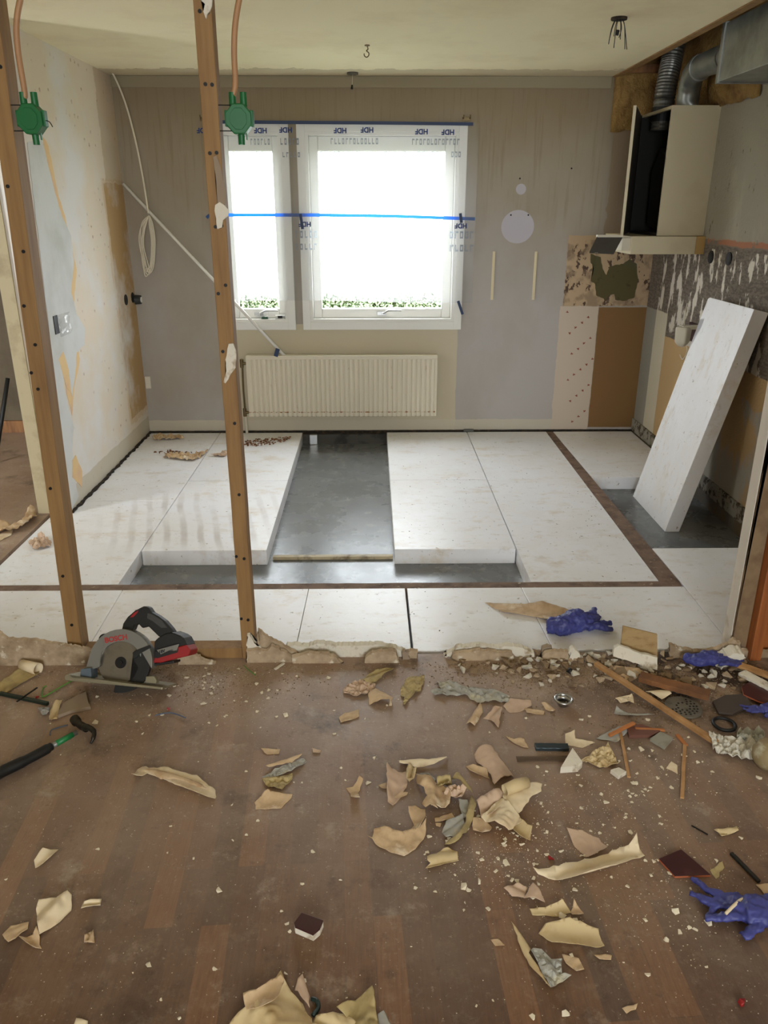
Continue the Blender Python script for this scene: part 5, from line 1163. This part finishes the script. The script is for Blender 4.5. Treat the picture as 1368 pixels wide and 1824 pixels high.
obj('blade_bolt', cyl(cyl(B(), (0, -.010, 300*K), (0, 0, 300*K), .009, n=6), (0, -.005, 300*K), (0, 0, 300*K), .02, n=24), m_screw, bl, local=True)
sobj('lower_guard', arc(535, 640, 300, 15, -100, 24)+arc(535, 640, 200, -100, -40, 10)+[(720, 680), (670, 620), (655, 545), (740, 520)], -.008, .012, m_saw_black)
sobj('lower_guard_lever', [(655, 540), (690, 510), (820, 455), (840, 480), (740, 540), (690, 590), (665, 600)], -.014, -.008, m_saw_black)
bm = prism(B(), sp([(20, 805), (30, 775), (60, 770), (100, 808), (600, 822), (1015, 850), (1015, 872), (880, 865), (30, 832)]), 'y', -.045, .09)
obj('shoe', bm, m_shoe, t, local=True, bevel=.002)
sobj('bevel_bracket', [(160, 720), (260, 705), (270, 760), (275, 805), (160, 800)], -.03, .02, M('bracket_blue_grey', (92, 104, 116), .5, .3))
sobj('clamp_knob', [(820, 760), (900, 752), (930, 790), (930, 825), (815, 820)], -.025, .0, m_shoe)
hd = sobj('handle', [(490, 330), (500, 260), (540, 195), (610, 130), (700, 80), (750, 90), (790, 140), (860, 175), (930, 220), (1000, 290), (1030, 330), (960, 380), (880, 380), (760, 280), (700, 300), (660, 262), (640, 240), (615, 280), (600, 330)], .018, .055, m_saw_black, bevel=.012)
sobj('trigger', [(632, 215), (650, 205), (700, 245), (722, 285), (700, 302), (672, 280), (655, 250)], .024, .048, m_sawred, hd)
sobj('red_inlay', [(568, 200), (600, 155), (650, 125), (640, 150), (600, 195)], .016, .02, m_sawred, hd, bevel=.001)
sobj('grip_pad', [(745, 150), (800, 160), (900, 215), (960, 285), (900, 290), (800, 225), (745, 200)], .016, .02, M('grey_grip', (64, 62, 60), .7), hd, bevel=.001)
sobj('motor_housing', [(845, 420), (880, 385), (950, 340), (1020, 325), (1100, 350), (1140, 375), (1180, 440), (1190, 520), (1090, 560), (900, 610), (850, 600)], .01, .10, m_saw_black, bevel=.008)
bt = sobj('battery', [(870, 540), (1175, 440), (1222, 490), (1210, 548), (1060, 590), (930, 630), (850, 635)], .004, .09, m_sawred, bevel=.004)
sobj('battery_bottom', [(835, 640), (920, 632), (1055, 605), (1058, 630), (920, 655), (860, 662)], .01, .08, m_saw_black, bt)
sobj('battery_side', [(868, 520), (1090, 450), (1100, 490), (1095, 520), (900, 585), (868, 585)], .0, .004, m_saw_black, bt, bevel=.001)
pl_ = sobj('rating_plate', [(885, 505), (1110, 434), (1090, 497), (1060, 505), (1040, 490), (930, 545)], -.002, .0, m_sawsilver, bt, bevel=.0004)
sobj('rear_knob', arc(300, 435, 60, 0, 360, 20)[:-1], .03, .06, m_saw_black, bevel=.006)
obj('motor', cyl(B(), (.02, .03, 300*K), (.02, .15, 300*K), .048, .044, 24), m_saw_black, t, local=True, smooth=False, bevel=.006)
def stext(s, x, y, size, m, parent, yy, ang, b=0.0):
    cu = bpy.data.curves.new('lettering', 'FONT'); cu.body = s; cu.size = size; cu.extrude = .0004; cu.offset = b; cu.align_x = 'CENTER'; cu.align_y = 'CENTER'
    to = bpy.data.objects.new('tmp', cu); COL.objects.link(to); dg = bpy.context.evaluated_depsgraph_get()
    me = bpy.data.meshes.new_from_object(to.evaluated_get(dg)); bpy.data.objects.remove(to)
    o = bpy.data.objects.new('lettering', me); COL.objects.link(o); me.materials.clear(); me.materials.append(m)
    o.parent = parent; o.location = ((x-530)*K, yy, (945-y)*K); o.rotation_euler = (R(90), R(-ang), 0)
stext('BOSCH', 475, 412, .025, M('logo_red', (176, 40, 36), .5), gd, -.0135, 12, .0006)
stext('18V', 940, 518, .014, m_saw_black, pl_, -.0028, 17, .0006)
# rest it: lowest point of the saw on the floor
bpy.context.view_layer.update()
def low(o):
    z = 1e9
    for c in o.children_recursive:
        if c.type == 'MESH': z = min(z, min((c.matrix_world @ v.co).z for v in c.data.vertices))
    return z
t.location.z -= low(t)-.001
# ============================================================ hammer
t = thing('claw_hammer', 'claw hammer with a black grip and green shaft on the floor', 'hammer', tuple(on_z(95, 1340, 0)))
def jz(x, y, z): (a, b), = cp('J', [(x, y)]); return on_z(a, b, z)
obj('grip', tube(B(), smooth_path([jz(-160, 1395, .02), jz(0, 1290, .02), (jz(260, 1165, .021)), jz(440, 1070, .022), jz(522, 1022, .022)], 5), [.016]*2+[.0175]*8+[.0155]*8+[.013]*3, 14), m_black, t, smooth=True)
obj('shaft', tube(B(), [jz(515, 1025, .022), jz(600, 980, .023), jz(780, 880, .026)], [.009, .009, .008], 12), m_sawsilver, t, smooth=True)
obj('green_band', tube(B(), [jz(570, 996, .0225), jz(740, 902, .0255)], [.0098, .0092], 12), M('hammer_green', (24, 116, 62), .4), t, smooth=True)
m_iron = M('dark_iron', (58, 54, 48), .45, .8)
obj('head', tube(B(), smooth_path([jz(755, 745, .025), jz(780, 775, .025), jz(830, 815, .026), jz(880, 840, .03)], 5), [.016]*6+[.012]*4+[.013]*6, 14), m_iron, t, smooth=True)
for s in (-1, 1):
    obj('claw', tube(B(), smooth_path([jz(850, 825, .028+s*.004), jz(915, 840, .028+s*.009), jz(955, 880, .026+s*.009), jz(945, 945, .020+s*.007), jz(922, 990, .012+s*.004)], 5), [.011]*4+[.009]*6+[.007]*6+[.004]*5, 8), m_iron, t, smooth=True)
# ============================================================ rubble and plaster chips
m_chip = M('plaster_chip', (232, 222, 200), .85, layers=[('n', (196, 178, 146), 40, .5, .7)])
m_rub = M('brown_rubble', (150, 126, 98), .9, layers=[('n', (112, 90, 66), 40, .45, .6)])
rr = random.Random(21)
# big rubble pieces along the threshold, one object each
protos = []
def proto(name, m, s, seed, fl_):
    r = random.Random(seed); bm = B(); chunk(bm, Vector((0, 0, 0)), s, r, fl_); finish(bm)
    me = bpy.data.meshes.new(name); bm.to_mesh(me); bm.free(); me.materials.append(m); return me
rubs = [proto('rubble_piece', [m_rub, m_gyp, m_board][k % 3], 1, 50+k, .55) for k in range(9)]
chips = [proto('plaster_chip', m_chip, 1, 90+k, .4) for k in range(10)]
placed = []
def rub_label(x, y):
    if x < 900: w = 'below the tan plasterboard strip right of the open joint'
    elif x < 1010: w = 'just below the purple glove on the foam'
    elif x < 1120: w = 'in front of the yellowed card'
    elif x < 1240: w = 'between the yellowed card and the rubble glove'
    else: w = 'near the door lining at the right edge'
    if y > 1215 and x > 1010: w = 'around the brown batten and the drain grate'
    return 'brown or pale rubble piece '+w, 'rubble '+w
def chip_label(x, y):
    if y < 1290: w = 'around the circular saw' if x < 480 else 'on the floor before the clean tan block' if x < 800 else 'among the debris before the threshold'
    elif y < 1460: w = 'around the hammer and the rolled cream strip' if x < 480 else 'around the big paper heap' if x < 960 else 'between the metal channel and the lone stick'
    elif y < 1640: w = 'on the dark floor at the left' if x < 480 else 'below the big paper heap' if x < 900 else 'around the banana-shaped strip' if x < 1160 else 'around the reddish brown tile'
    else: w = 'along the bottom edge at the left' if x < 560 else 'along the bottom edge in the middle' if x < 900 else 'along the bottom edge at the right'
    return 'small pale plaster chip '+w, 'plaster chips '+w
def put(me, name, p, s, label, cat, group):
    o = bpy.data.objects.new(name, me); COL.objects.link(o); o.location = p; o.scale = (s, s, s); o.rotation_euler = (0, 0, rr.uniform(0, 6.28))
    o['label'] = label; o['category'] = cat; o['group'] = group
k = 0
while k < 190:
    x = rr.choice((rr.gauss(945, 40), rr.gauss(1060, 60), rr.uniform(900, 1368), rr.gauss(1200, 60), rr.uniform(800, 1180)))
    y = rr.gauss(1183, 15)+max(0, (x-1100))*.2*rr.random()
    if not (770 < x < 1370 and 1163 < y < 1290): continue
    p = on_z(x, y, .0); s = rr.uniform(.008, .021)+(.008 if rr.random() < .2 else 0)*(1 if y < 1230 else .7)
    if any((p-q).length < (s+s2)*.5 for q, s2 in placed): continue
    placed.append((p, s)); lb, gp = rub_label(x, y); put(rubs[k % 9], 'rubble_piece', p, s, lb, 'rubble', gp); k += 1
def chip_xy():
    c = rr.random()
    if c < .20: return rr.gauss(1000, 90), rr.gauss(1500, 70)
    if c < .36: return rr.gauss(1130, 110), rr.gauss(1400, 50)
    if c < .46: return rr.gauss(870, 70), rr.gauss(1530, 45)
    if c < .56: return rr.gauss(1230, 90), rr.gauss(1590, 60)
    if c < .70: return rr.gauss(385, 65), rr.gauss(1218, 32)
    if c < .80: return rr.uniform(120, 1360), rr.gauss(1230, 50)
    return rr.uniform(10, 1360), rr.uniform(1185, 1815)
k = 0
while k < 300:
    x, y = chip_xy()
    if not (0 < x < 1368 and 1180 < y < 1820): continue
    p = on_z(x, y, 0); s = rr.uniform(.0028, .0075) if k > 45 else rr.uniform(.007, .012)
    lb, gp = chip_label(x, y); put(chips[k % 10], 'plaster_chip', p, s, lb, 'plaster chip', gp); k += 1
bm = B()
def tet(bm, p, s, r):
    a = r.uniform(0, 6.28); v = [bm.verts.new((p.x+s*math.cos(a+q)*r.uniform(.6, 1.1), p.y+s*math.sin(a+q)*r.uniform(.6, 1.1), .0003)) for q in (0, 2.1, 4.2)]; w = bm.verts.new((p.x, p.y, s*r.uniform(.4, .9)))
    bm.faces.new(v[::-1]); [bm.faces.new((v[i], v[(i+1) % 3], w)) for i in range(3)]
for k in range(5200):
    x, y = chip_xy()
    if rr.random() < .35: x, y = rr.uniform(0, 1368), 1178+abs(rr.gauss(0, 50))
    if y < 1180 or y > 1840: continue
    tet(bm, on_z(x, y, 0), rr.uniform(.0007, .0023), rr)
tag(obj('plaster_dust', bm, m_chip), 'fine pale plaster crumbs spread over the parquet', 'crumbs', kind='stuff')
bm = B()
for k in range(6500):
    x, y = (rr.gauss(1000, 110), 1180+abs(rr.gauss(0, 22))) if rr.random() < .45 else (rr.gauss(1190, 100), rr.gauss(1235, 42)) if rr.random() < .65 else (rr.gauss(330, 120), 1185+abs(rr.gauss(0, 35)))
    if y < 1178: continue
    tet(bm, on_z(x, y, 0), rr.uniform(.0012, .005), rr)
tag(obj('brown_crumbs', bm, m_rub), 'brown rubble crumbs thick along the threshold', 'crumbs', kind='stuff')
bm = B()
m_bark = M('dark_crumbs', (70, 48, 32), .95)
for k in range(260):
    x, y = rr.choice([(rr.gauss(1090, 30), rr.gauss(900, 25)), (rr.uniform(150, 1200), rr.uniform(780, 1130)), (rr.uniform(20, 110), rr.uniform(960, 1020)), (rr.uniform(700, 1150), rr.uniform(830, 1020))])
    p = on_z(x, y, 0)
    if not (c3+.02 < p.x < slp(p.y, s0, s1)-.02 and p.y > yf+.02) and not (p.y < ys0-.02 and p.y > yN): continue
    q = Vector((p.x, p.y, 0)); tet(bm, q, rr.uniform(.0015, .005), rr)
for v in bm.verts: v.co.z += zf
tag(obj('dark_crumbs', bm, m_bark), 'sparse dark crumbs dotted on the white foam panels', 'crumbs', kind='stuff')
